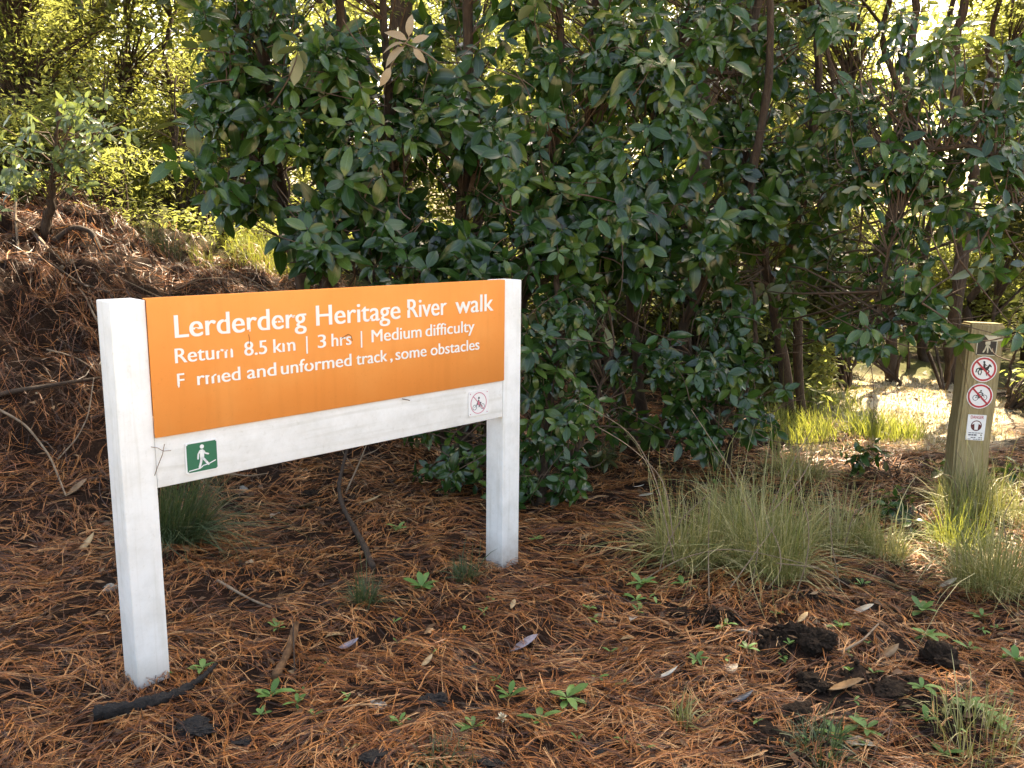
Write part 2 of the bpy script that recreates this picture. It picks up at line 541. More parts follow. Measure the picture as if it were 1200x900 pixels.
M['plate_white'] = paint("white_plate", (.82, .82, .82), .35)
M['green'] = paint("green_plate", (.025, .155, .085), .4)
M['red'] = paint("red_print", (.50, .035, .05), .4)
M['pink'] = paint("faded_red_print", (.62, .20, .27), .45)
M['black'] = paint("black_print", (.02, .02, .02), .4)
M['fadeblack'] = paint("faded_dark_print", (.10, .10, .12), .5)
M['greyteal'] = paint("faded_grey_print", (.16, .22, .23), .5)
M['darkbrown'] = paint("dark_plate", (.022, .016, .012), .45)
M['cream'] = paint("cream_plate", (.62, .56, .40), .5)
M['maroon'] = paint("maroon_print", (.12, .018, .018), .45)
M['timber'] = simple_mat("weathered_timber", [(.2, (.15, .115, .055)), (.5, (.31, .245, .125)), (.8, (.42, .35, .20))], 14, .85, .5, stretch=(7, 7, .6))

# ------------------------------------------------------------------ ground
def axis(segs):
    out = []
    for a, b, st in segs:
        out += list(np.arange(a, b, st))
    return np.array(sorted(set(np.round(out, 4))))
gx = axis([(-320, -40, 20), (-40, -10, 2), (-10, -5, .25), (-5, 4.5, .045), (4.5, 10, .25), (10, 40, 2), (40, 321, 20)])
gy = axis([(-120, -10, 10), (-10, 1, .5), (1, 8.2, .045), (8.2, 14, .15), (14, 40, 1), (40, 420, 20)])
X, Y = np.meshgrid(gx, gy)
Z = G(X, Y)
V = np.stack([X, Y, Z], -1).reshape(-1, 3)
nx, ny = len(gx), len(gy)
i = np.arange(ny - 1)[:, None] * nx + np.arange(nx - 1)[None, :]
F = np.stack([i, i + 1, i + nx + 1, i + nx], -1).reshape(-1, 4)
green = np.maximum(sstep(6.4, 7.5, Y) * sstep(.8, 2.0, X) * .9, sstep(8.0, 9.5, Y) * .8).ravel()
g = link("ground", mesh_np("ground", V, [F], True, None, {"soil": soil(X, Y).ravel(), "green": green, "path": pathm(X, Y).ravel()}), M['ground'])
tag(g, "forest floor under brown pine needles, rising to a bank on the left", None, None, "structure")

# ------------------------------------------------------------------ pine needle litter (uncountable)
def needles(N, seed):
    r = np.random.default_rng(seed)
    K = N // 3
    # density falls off with distance from the path edge where the sign stands
    y = 1.5 + 7.2 * r.random(K) ** 1.55
    half = 1.5 + .62 * y
    x = (r.random(K) * 2 - 1) * half
    keep = (soil(x, y) < .35) | (r.random(K) < .16)
    keep &= (noise(x, y, 2.3, 9) > .16) | (r.random(K) < .5)
    keep &= (noise(x, y, 6.5, 91) > .30) | (r.random(K) < .35)
    keep &= ~((y > 6.2) & (x > 1.2) & (r.random(K) < .6))
    keep &= ~(r.random(K) < pathm(x, y) * .9)
    x, y = x[keep], y[keep]
    K = len(x)
    flow = (noise(x, y, 2.2, 11) - .5) * 3.2 + .35
    ang = np.where(r.random(K) < np.where(G(x, y) > .2, .3, .62), flow + r.normal(0, .6, K), r.random(K) * 2 * math.pi)
    nb = 3
    x = np.repeat(x, nb); y = np.repeat(y, nb); ang = np.repeat(ang, nb) + r.normal(0, .10, K * nb)
    L = np.repeat(r.uniform(.06, .17, K), nb) * r.uniform(.7, 1.05, K * nb)
    curv = np.repeat(r.normal(0, .28, K), nb)
    lift = np.repeat(r.random(K) ** 2 * .024, nb)
    tilt = np.repeat(r.normal(0, .10, K), nb) + r.normal(0, .05, K * nb)
    bank = sstep(.06, .35, G(x, y))
    var = np.clip(np.repeat(r.beta(1.3, 1.35, K), nb) * (1 - .2 * bank) + r.normal(0, .05, K * nb), 0, 1)
    keepn = (bank < .5) | (noise(x, y, 3.3, 15) > .36) | (r.random(K * nb) < .25)
    n = K * nb
    lift = lift + np.repeat(r.random(K), nb) * bank * .035
    tilt = tilt + bank * r.normal(0, .25, n)
    wd = r.uniform(.0004, .00085, n) * (1 + .12 * np.clip(y - 3, 0, 6))
    pts = []
    for q, t in enumerate((0, .5, 1)):
        a = ang + curv * (t - .5) * .6
        px = x + np.cos(a) * L * (t - .5) * 1.0
        py = y + np.sin(a) * L * (t - .5) * 1.0
        pz = lift + .003 + tilt * L * (t - .5) + .010 * (t == .5) * r.random(n)
        pts.append((px, py, pz))
    P = np.stack([np.stack(p_, -1) for p_ in pts], 1)      # n,3,3
    P[:, :, 2] = np.maximum(P[:, :, 2], .001) + G(P[:, :, 0], P[:, :, 1])
    roll = r.uniform(-1.0, 1.0, n)
    wv = np.stack([-np.sin(ang) * np.cos(roll), np.cos(ang) * np.cos(roll), np.sin(roll)], -1) * wd[:, None]
    P, wv, var = P[keepn], wv[keepn], var[keepn]
    n = len(P)
    A, B = P + wv[:, None, :], P - wv[:, None, :]
    V = np.stack([A, B], 2).reshape(n * 6, 3)
    b0 = np.arange(n)[:, None] * 6
    F = np.concatenate([b0 + np.array([0, 1, 3, 2]), b0 + np.array([2, 3, 5, 4])])
    return V, F, np.repeat(var, 6)
V, F, va = needles(370000, 3)
o = link("needle_litter", mesh_np("needle_litter", V, [F], False, va), M['needle'])
tag(o, "loose brown pine needles strewn over the forest floor", "pine needles", None, "stuff")

# coarser dead strands matted over the bank
def strands(N, seed):
    r = np.random.default_rng(seed)
    x = r.uniform(-5.2, .2, N); y = r.uniform(3.6, 8.6, N)
    g0 = G(x, y)
    k = (g0 > .08) & (noise(x, y, 1.7, 71) > .30)
    x, y, g0 = x[k], y[k], g0[k]
    n = len(x)
    a = r.random(n) * 6.28; L_ = r.uniform(.10, .42, n); cu = r.normal(0, .9, n); up = r.random(n) ** 2.5 * .16
    P = np.zeros((n, 5, 3))
    for q, t in enumerate(np.linspace(0, 1, 5)):
        aa = a + cu * (t - .5)
        P[:, q, 0] = x + np.cos(aa) * L_ * (t - .5); P[:, q, 1] = y + np.sin(aa) * L_ * (t - .5)
        P[:, q, 2] = G(P[:, q, 0], P[:, q, 1]) + .01 + up * math.sin(t * 3.1) + up * .5 * t
    rl = r.uniform(-1.2, 1.2, n); wd = r.uniform(.0008, .0026, n)
    wv = np.stack([-np.sin(a) * np.cos(rl), np.cos(a) * np.cos(rl), np.sin(rl)], -1) * wd[:, None]
    V = np.stack([P + wv[:, None], P - wv[:, None]], 2).reshape(-1, 3)
    b0 = np.arange(n)[:, None] * 10
    F = np.concatenate([b0 + np.array([2 * q, 2 * q + 1, 2 * q + 3, 2 * q + 2]) for q in range(4)])
    return V, F, np.repeat(np.clip(r.beta(1.1, 2.6, n), 0, 1), 10)
V, F, va = strands(4200, 33)
o = link("bank_debris", mesh_np("bank_debris", V, [F], False, va), M['needle'])
tag(o, "matted dead fronds and needles covering the left bank", "plant debris", None, "stuff")

# small dry flakes between the needles
r = np.random.default_rng(21)
n = 6500
y = 1.6 + 8.5 * r.random(n) ** 1.2; x = (r.random(n) * 2 - 1) * (1.5 + .62 * y)
P = np.stack([x, y, G(x, y) + .012], -1)
d = np.stack([*(r.normal(0, 1, (2, n))), r.normal(0, .15, n)], -1)
R = basis(d, np.stack([r.normal(0, .4, n), r.normal(0, .4, n) - .2, np.ones(n)], -1))
FLK = [leaf_template(.5, .14, .2, seg=2), leaf_template(.38, .2, -.2, seg=2), leaf_template(.6, .1, .4, seg=2)]
V, Fs, va = bulk(FLK, r.integers(0, 3, n), P, R, (.012 + .05 * r.random(n) ** 2.2) * np.where(y > 5, 1.4, 1), r.beta(1.3, 2.8, n))
o = link("leaf_flakes", mesh_np("leaf_flakes", V, Fs, False, va), M['litter'])
tag(o, "small dry leaf flakes scattered among the pine needles", "leaf litter", None, "stuff")

# ------------------------------------------------------------------ trail sign
TH = .7867
SO = np.array([-1.1336, 2.6783, 0.0])
SL, SW, SH, PB, RB = 1.5509, .1079, 1.2583, .8207, .6534
sign = thing("trail_sign", "orange walking track sign on two white timber posts", "sign", SO, TH)

def shape_obj(name, polys, mat, parent, y, thick=.0012):
    """flat 2-D polygons (x,z) as thin solid plates, front face at y (towards -Y)"""
    bm = bmesh.new()
    for pts in polys:
        vs_ = [bm.verts.new((p_[0], y, p_[1])) for p_ in pts]
        try:
            f = bm.faces.new(vs_)
        except ValueError:
            continue
        f.normal_update()
        if f.normal.y > 0: f.normal_flip()
        ex = bmesh.ops.extrude_face_region(bm, geom=[f])
        for v in ex['geom']:
            if isinstance(v, bmesh.types.BMVert): v.co.y -= 0
        for v in vs_: v.co.y += thick
    bmesh.ops.recalc_face_normals(bm, faces=list(bm.faces))
    me = bpy.data.meshes.new(name)
    bm.to_mesh(me); bm.free()
    return link(name, me, mat, parent)

def disc(cx, cz, r_, n=24, a0=0):
    return [(cx + r_ * math.cos(a0 + 2 * math.pi * k / n), cz + r_ * math.sin(a0 + 2 * math.pi * k / n)) for k in range(n)]
def ring(cx, cz, r0, r1, n=32):
    out = []
    for k in range(n):
        a, b_ = 2 * math.pi * k / n, 2 * math.pi * (k + 1) / n
        out.append([(cx + r0 * math.cos(a), cz + r0 * math.sin(a)), (cx + r1 * math.cos(a), cz + r1 * math.sin(a)),
                    (cx + r1 * math.cos(b_), cz + r1 * math.sin(b_)), (cx + r0 * math.cos(b_), cz + r0 * math.sin(b_))])
    return out
def stroke(pts, w, caps=True):
    out = []
    for (a, b_) in zip(pts[:-1], pts[1:]):
        dx, dz = b_[0] - a[0], b_[1] - a[1]
        l = math.hypot(dx, dz); nx_, nz_ = -dz / l * w / 2, dx / l * w / 2
        out.append([(a[0] + nx_, a[1] + nz_), (a[0] - nx_, a[1] - nz_), (b_[0] - nx_, b_[1] - nz_), (b_[0] + nx_, b_[1] + nz_)])
    if caps:
        for p_ in pts: out.append(disc(p_[0], p_[1], w / 2, 10))
    return out
def rrect(x0, x1, z0, z1, r_, n=5):
    out = []
    for cx, cz, a in ((x1 - r_, z1 - r_, 0), (x0 + r_, z1 - r_, 90), (x0 + r_, z0 + r_, 180), (x1 - r_, z0 + r_, 270)):
        for k in range(n + 1):
            t = math.radians(a + 90 * k / n)
            out.append((cx + r_ * math.cos(t), cz + r_ * math.sin(t)))
    return out
def T(polys, cx, cz, s, sx=1.0):
    return [[(cx + p_[0] * s * sx, cz + p_[1] * s) for p_ in q] for q in polys]

for x0 in (-SW, SL):
    b_ = MB(); b_.box(x0, x0 + SW, 0, SW, -.35, SH)
    me = bevel_mesh(b_.mesh("post"), .004)
    link("post", me, M['white'], sign)
b_ = MB(); b_.box(.0012, SL - .0012, .003, .05, RB, PB + .06)
link("rail", bevel_mesh(b_.mesh("rail"), .003), M['white_rail'], sign)
b_ = MB(); b_.box(.0008, SL - .0008, -.0075, .0022, PB, SH + .0045)
b_.box(.0008, SL - .0008, .0022, .024, SH - .0005, SH + .0045)
panel = link("panel", bevel_mesh(b_.mesh("panel"), .0015, 1), M['orange'], sign)

def text_mesh(txt, offset):
    cu = bpy.data.curves.new("t", 'FONT')
    cu.body = txt; cu.size = 1.0; cu.offset = offset; cu.resolution_u = 6
    ob = bpy.data.objects.new("t", cu); col.objects.link(ob)
    dg = bpy.context.evaluated_depsgraph_get(); dg.update()
    me = bpy.data.meshes.new_from_object(ob.evaluated_get(dg))
    bpy.data.objects.remove(ob); bpy.data.curves.remove(cu)
    return me

def cut_rect(bm, x0, x1, y0, y1):
    for co, no in (((x0, 0, 0), (1, 0, 0)), ((x1, 0, 0), (1, 0, 0)), ((0, y0, 0), (0, 1, 0)), ((0, y1, 0), (0, 1, 0))):
        bmesh.ops.bisect_plane(bm, geom=bm.verts[:] + bm.edges[:] + bm.faces[:], plane_co=co, plane_no=no)
    bad = [f for f in bm.faces if x0 <= f.calc_center_median().x <= x1 and y0 <= f.calc_center_median().y <= y1]
    bmesh.ops.delete(bm, geom=bad, context='FACES')

def caph():
    me = text_mesh("H", 0.0)
    z = max(v.co.y for v in me.vertices)
    bpy.data.meshes.remove(me)
    return z
CAPH = caph()

def line_of_text(segs, z, cap, wt):
    for txt, x0, x1, cuts in segs:
        me = text_mesh(txt, wt)
        bm = bmesh.new(); bm.from_mesh(me); bpy.data.meshes.remove(me)
        xs = [v.co.x for v in bm.verts]
        a, bb = min(xs), max(xs)
        for (u0, u1, v0, v1) in cuts:      # worn-off bits: fractions of word width, heights in cap heights
            for q in range(4):
                ua, ub = u0 + (u1 - u0) * q / 4, u0 + (u1 - u0) * (q + 1) / 4
                j0, j1 = rng.normal(0, .06, 2)
                cut_rect(bm, a + ua * (bb - a), a + ub * (bb - a), (v0 + j0) * CAPH, (v1 + j1) * CAPH)
        s = cap / CAPH
        for v in bm.verts:
            v.co = ((v.co.x - a) / (bb - a) * (x1 - x0) + x0, -.0086, v.co.y * s + z)
        for f in bm.faces:
            f.normal_update()
            if f.normal.y > 0: f.normal_flip()
        dx = cap * .05
        dup_ = bmesh.ops.duplicate(bm, geom=bm.verts[:] + bm.edges[:] + bm.faces[:])
        for v in dup_['geom']:
            if isinstance(v, bmesh.types.BMVert): v.co.x += dx; v.co.y -= .0002
        me = bpy.data.meshes.new("lettering"); bm.to_mesh(me); bm.free()
        link("lettering", me, M['lettering'], panel)

line_of_text([("Lerderderg", .082, .557, [(.135, .16, .30, .42), (.345, .36, .6, .8), (.50, .54, .0, .10), (.74, .80, .40, .47), (.88, .90, .55, .8)]),
              ("Heritage", .600, .976, [(.37, .395, .55, .8), (.60, .64, .0, .09)]), ("River", 1.013, 1.216, [(.0, .10, .42, .50), (.96, 1.1, .5, .62)]),
              ("walk", 1.262, 1.476, [])], 1.134, .072, 0.0)
line_of_text([("Return", .078, .274, [(.86, .97, .50, .9), (.70, .79, .55, .9)]), ("8.5", .317, .400, []), ("km", .426, .510, [(.47, .63, .5, .9)]),
              ("|", .556, .560, []), ("3", .604, .637, []), ("hrs", .662, .747, []), ("|", .791, .795, []), ("Medium", .840, 1.081, []), ("difficulty", 1.103, 1.367, [])], 1.053, .047, 0.0)
line_of_text([("F", .081, .103, [(.0, .3, -.1, .12)]), ("rmed", .147, .297, [(.27, .36, .5, .9), (.43, .50, .5, .9)]), ("and", .323, .432, []), ("unformed", .452, .745, [(.36, .40, .55, .8)]),
              ("track", .768, .911, []), (",", .926, .936, []), ("some", .952, 1.106, []), ("obstacles", 1.129, 1.396, [])], .9735, .0455, 0.0)

# green walking plate
gp = shape_obj("walking_plate", [rrect(.096, .209, .679, .785, .007)], M['plate_white'], sign, -.0015, .004)
tag(gp, "green plate with a white walking figure")
shape_obj("green_field", [rrect(.1005, .2045, .6835, .7805, .004)], M['green'], gp, -.0022, .0012)
wk = []
wk += [disc(.153, .766, .0072, 18)]
wk += [[(.146, .756), (.156, .756), (.160, .748), (.159, .730), (.157, .724), (.146, .724), (.145, .735)]]
wk += stroke([(.146, .752), (.1395, .742), (.138, .727)], .0056)
wk += stroke([(.158, .751), (.163, .742), (.174, .738)], .0052)
wk += stroke([(.150, .726), (.147, .712), (.142, .697)], .0078)
wk += stroke([(.155, .727), (.164, .715), (.173, .703)], .0074)
wk += stroke([(.106, .690), (.143, .693), (.155, .701), (.175, .704), (.198, .712)], .0032)
shape_obj("walking_figure", wk, M['plate_white'], gp, -.0029, .0008)
for (a, c_) in ((.101, .7795), (.204, .7795), (.102, .684), (.2035, .684)):
    shape_obj("screw", [disc(a, c_, .0032, 10)], M['plate_white'], gp, -.0032, .002)
# faded no motorcycle plate
mpz = shape_obj("no_motorcycle_plate", [rrect(1.343, 1.461, .685, .793, .010)], M['plate_white'], sign, -.0015, .004)
tag(mpz, "small white plate with a faded crossed out motorcycle")
shape_obj("prohibition_ring", ring(1.401, .739, .0435, .0468) + stroke([(1.371, .770), (1.432, .708)], .0034), M['pink'], mpz, -.0024, .0008)
mc = ring(1.378, .722, .0095, .0122, 20) + ring(1.424, .722, .0095, .0122, 20)
mc += stroke([(1.378, .722), (1.392, .733), (1.410, .733), (1.424, .722)], .003)
shape_obj("motorcycle", mc, M['greyteal'], mpz, -.0022, .0006)
shape_obj("rider", [[(1.388, .734), (1.399, .755), (1.404, .752), (1.406, .744), (1.418, .741), (1.412, .733)]] + [disc(1.402, .7615, .005, 12)] + stroke([(1.400, .738), (1.408, .730), (1.403, .722)], .005), M['fadeblack'], mpz, -.0027, .0007)
shape_obj("rider_jacket", [[(1.393, .736), (1.400, .750), (1.406, .741), (1.408, .732), (1.400, .728)]], M['pink'], mpz, -.0032, .0006)
for (a, c_) in ((1.353, .783), (1.451, .783), (1.353, .695), (1.451, .695)):
    shape_obj("screw", [disc(a, c_, .0025, 8)], M['pink'], mpz, -.0026, .0012)

# stray needles caught on the sign
def needle_on_sign(name, label, pts, mat='brown_bark', rad=.0011):
    t = thing(name, label, "pine needle", SO, TH)
    b_ = MB(); b_.tube([(p_[0], -.006 if p_[1] < PB else -.0105, p_[1]) for p_ in pts], rad, 5)
    b_.build("needle", M[mat], t)
needle_on_sign("pine_needle", "long dead pine needle caught upright beside the left post", [(.028, .797), (.020, .765), (.002, .728), (-.010, .700)], 'brown_bark')
needle_on_sign("pine_needle", "pale pine needle lying across the left end of the rail", [(-.015, .795), (.006, .788), (.022, .775), (.048, .772)], 'stick')
needle_on_sign("pine_needle", "short brown needle hanging from the panel's lower edge", [(.985, .814), (1.012, .806), (1.022, .802)], 'brown_bark', .0018)
needle_on_sign("pine_needle", "brown hooked needle stuck below the word Heritage", [(.705, 1.080), (.735, 1.093), (.748, 1.085), (.752, 1.066)], 'brown_bark')
needle_on_sign("pine_needle", "thin rusty needle below the worn long place name", [(.335, 1.125), (.338, 1.105), (.336, 1.088)], 'brown_bark', .0008)

# ------------------------------------------------------------------ timber marker post
BP = np.array([2.68, 4.90, 0.0]); BP[2] = G(BP[0], BP[1])
mk = thing("marker_post", "leaning weathered timber marker post with four small signs", "post", BP, math.radians(-3))
mkz = .055
mk.rotation_euler = (math.radians(-2), math.radians(1.6), math.radians(-3))
bw, bd, bh = .20, .13, 1.07
bm = bmesh.new()
bmesh.ops.create_cube(bm, size=1)
for v in bm.verts:
    v.co = (v.co.x * bw, (v.co.y + .5) * bd, -.3 + (v.co.z + .5) * (bh + .3))
bmesh.ops.bevel(bm, geom=list(bm.edges), offset=.012, segments=2, affect='EDGES')
bmesh.ops.subdivide_edges(bm, edges=[e for e in bm.edges if abs(e.verts[0].co.z - e.verts[1].co.z) > .5], cuts=14)
for v in bm.verts:
    v.co.x += (noise(v.co.z, v.co.y, 5, 31) - .5) * .012
    v.co.y += (noise(v.co.z + 9, v.co.x, 6, 32) - .5) * .006
me = bpy.data.meshes.new("timber"); bm.to_mesh(me); bm.free()
link("timber", me, M['timber'], mk)
YF = -.0045
pl = shape_obj("arrow_plate", [rrect(-.052, .062, .885, 1.0, .010)], M['darkbrown'], mk, YF, .005)
tag(pl, "dark square plate with a pale frame and torn pale ribbon")
fr = []
for a, c_ in (((-.050, .84), (-.050, .935)), ((-.043, .833), (.053, .833)), ((.060, .84), (.060, .935)), ((-.043, .942), (.053, .942))):
    fr += stroke([(a[0], a[1] + .055), (c_[0], c_[1] + .055)], .005)
shape_obj("frame", fr, M['cream'], pl, YF - .001, .0012)
shape_obj("ribbon", T([[(-.018, .950), (.02, .943), (.095, .937), (.096, .922), (.055, .914), (.015, .915)]] + [rrect(-.006, .022, .892, .917, .006)]
          + stroke([(.005, .893), (-.004, .865), (-.012, .850)], .008) + stroke([(.010, .893), (.012, .850)], .008) + stroke([(.014, .888), (.036, .856)], .0045), 0, .055, 1.0), M['cream'], pl, YF - .003, .002)
def prohibition(cz, cx, label, name, icon):
    p_ = shape_obj(name, [disc(cx, cz, .0735, 36)], M['plate_white'], mk, YF, .005)
    tag(p_, label)
    shape_obj("prohibition_ring", ring(cx, cz, .058, .0685), M['red'], p_, YF - .0012, .001)
    shape_obj("pictogram", T(icon, cx, cz, .05), M['black'], p_, YF - .0009, .0007)
    shape_obj("prohibition_bar", stroke([(cx - .044, cz + .043), (cx + .044, cz - .043)], .010, False), M['red'], p_, YF - .002, .0007)
horse = [[(-.62, .12), (-.35, .22), (.15, .20), (.38, .35), (.55, .62), (.66, .60), (.86, .34), (.80, .26), (.62, .36), (.55, .10), (.35, -.12), (-.25, -.10), (-.5, -.1)]]
horse += stroke([(.40, -.02), (.62, -.22), (.48, -.48)], .12) + stroke([(.30, -.05), (.30, -.40), (.38, -.68)], .10)
horse += stroke([(-.45, -.02), (-.62, -.34), (-.48, -.62)], .12) + stroke([(-.35, -.02), (-.22, -.36), (-.34, -.66)], .10)
horse += stroke([(-.58, .12), (-.80, -.02), (-.84, -.34)], .12)
horse += [[(-.10, .22), (-.12, .66), (.02, .74), (.12, .62), (.16, .22)]] + [disc(-.04, .84, .12, 12)] + stroke([(.05, .58), (.32, .42)], .08) + stroke([(.06, .24), (.14, -.2)], .12)
prohibition(.806, .004, "round sign with a crossed out horse rider", "no_horse_plate", horse)
bike = ring(-.48, -.22, .27, .33, 18) + ring(.50, -.14, .27, .33, 18)
bike += stroke([(-.48, -.22), (-.30, .18), (.32, .20), (.50, -.14)], .06) + stroke([(-.30, .18), (-.06, -.22), (.32, .20)], .06) + stroke([(-.48, -.22), (-.06, -.22)], .06)
bike += [disc(.06, .62, .10, 12)] + stroke([(-.32, .28), (0, .46), (.30, .30)], .12) + stroke([(-.26, .24), (-.02, .0), (-.08, -.24)], .09)
prohibition(.650, 0, "round sign with a crossed out cyclist", "no_bicycle_plate", bike)
wp = shape_obj("warning_plate", [rrect(-.052, .052, .355, .505, .004)], M['plate_white'], mk, YF, .004)
wp.location.z = .035
tag(wp, "small white warning notice with a round maroon symbol")
me = text_mesh("DANGER", .01)
xs = [v.co.x for v in me.vertices]
for v in me.vertices:
    v.co = ((v.co.x - min(xs)) / (max(xs) - min(xs)) * .074 - .037, YF - .001, v.co.y * .018 / .69 + .482)
link("lettering", me, M['red'], wp)
shape_obj("symbol", ring(0, .441, .026, .031, 24) + [[(-.028, .445), (-.012, .452), (-.009, .416), (-.018, .418)], [(.012, .452), (.028, .444), (.02, .420), (.010, .414)],
          [(-.012, .417), (.012, .417), (.006, .4125), (-.006, .4125)]], M['maroon'], wp, YF - .001, .0008)
bars = []
rr = np.random.default_rng(4)
for z_, h_ in ((.398, .004), (.386, .008), (.371, .005), (.361, .0035)):
    x_ = -.040
    while x_ < .036:
        l_ = rr.uniform(.006, .016)
        if rr.random() < .85:
            bars.append([(x_, z_ - h_ / 2), (min(x_ + l_, .04), z_ - h_ / 2), (min(x_ + l_, .04), z_ + h_ / 2), (x_, z_ + h_ / 2)])
        x_ += l_ + .003
shape_obj("small_print", bars, M['fadeblack'], wp, YF - .001, .0006)
for (a, c_) in ((-.045, .698), (.045, .698), (-.045, .603), (.045, .603)):
    shape_obj("screw", [disc(a, c_, .004, 8)], M['black'], mk, YF - .0035, .003)

# ------------------------------------------------------------------ light gaps in the canopy
PATCH = []
def lit_at(p_, rx, ry):
    t = (p_[2] - .3) / SV[2]
    PATCH.append((p_[0] - SV[0] * t, p_[1] - SV[1] * t, rx, ry, p_[2] + .35))
for (px, py, rx, ry) in [(1070, 470, 1.0, .95), (1090, 505, .9, .5), (1060, 440, .8, .7), (960, 505, .6, .45), (1000, 520, .6, .4), (1180, 500, .6, .5), (1152, 650, .6, .36), (1120, 610, .3, .2), (1185, 610, .45, .3), (1180, 480, .5, .5), (1130, 690, .12, .06),
                         (1060, 700, .12, .04), (1000, 548, .4, .22), (25, 245, .4, .25), (80, 268, .5, .22), (145, 280, .45, .22), (180, 325, .6, .2), (140, 300, .3, .12), (40, 315, .22, .06), (235, 310, .3, .12), (300, 320, .5, .2), (330, 300, .9, .7), (300, 300, .9, .6), (240, 330, .3, .12),
                         (260, 285, 1.0, .7), (70, 440, .14, .10), (110, 456, .14, .08), (45, 478, .14, .08), (100, 340, .2, .08), (20, 380, .12, .08), (60, 395, .10, .06), (90, 500, .10, .06), (215, 345, .2, .06)]:
    lit_at(on_ground(px, py), rx, ry)
SAPY = on_ground(52, 272)[1]
for (px, py, Y_, rx, ry) in [(70, 130, SAPY - .3, .5, .4), (40, 190, SAPY - .3, .5, .4), (110, 160, SAPY, .3, .3), (110, 205, 8.6, .5, .4), (180, 215, 9.0, .7, .5), (160, 90, 11, .8, .6), (300, 240, 9.5, .6, .5)]:
    lit_at(W(px, py, Y_), rx, ry)
def shadow_point(P):
    t = (P[:, 2] - .3) / SV[2]
    return P[:, 0] - SV[0] * t, P[:, 1] - SV[1] * t
def in_gap(P):
    sx, sy = shadow_point(P)
    m_ = np.zeros(len(P), bool)
    nn = noise(sx, sy, 3.0, 41) - .5
    for a, b_, rx, ry, zz in PATCH:
        m_ |= (np.sqrt(((sx - a) / rx) ** 2 + ((sy - b_) / ry) ** 2) + nn * .9 < 1) & (P[:, 2] > zz)
    return m_

# ------------------------------------------------------------------ broad-leaved shrubs
LEAF_OBJS = {}
def leaf_meshes(matname, templ, nvar=10):
    if matname not in LEAF_OBJS:
        out = []
        for k in range(len(templ)):
            for q in range(4):
                me = mesh_np("leaf", templ[k][0], [templ[k][1]], True, np.full(len(templ[k][0]), .12 + .25 * q), None, rib_of(templ[k][0]))
                me.materials.append(M[matname])
                out.append(me)
        LEAF_OBJS[matname] = out
    return LEAF_OBJS[matname]

def bez(a, b, c, n=7):
    t = np.linspace(0, 1, n)[:, None]
    return (1 - t) ** 2 * a + 2 * t * (1 - t) * b + t * t * c

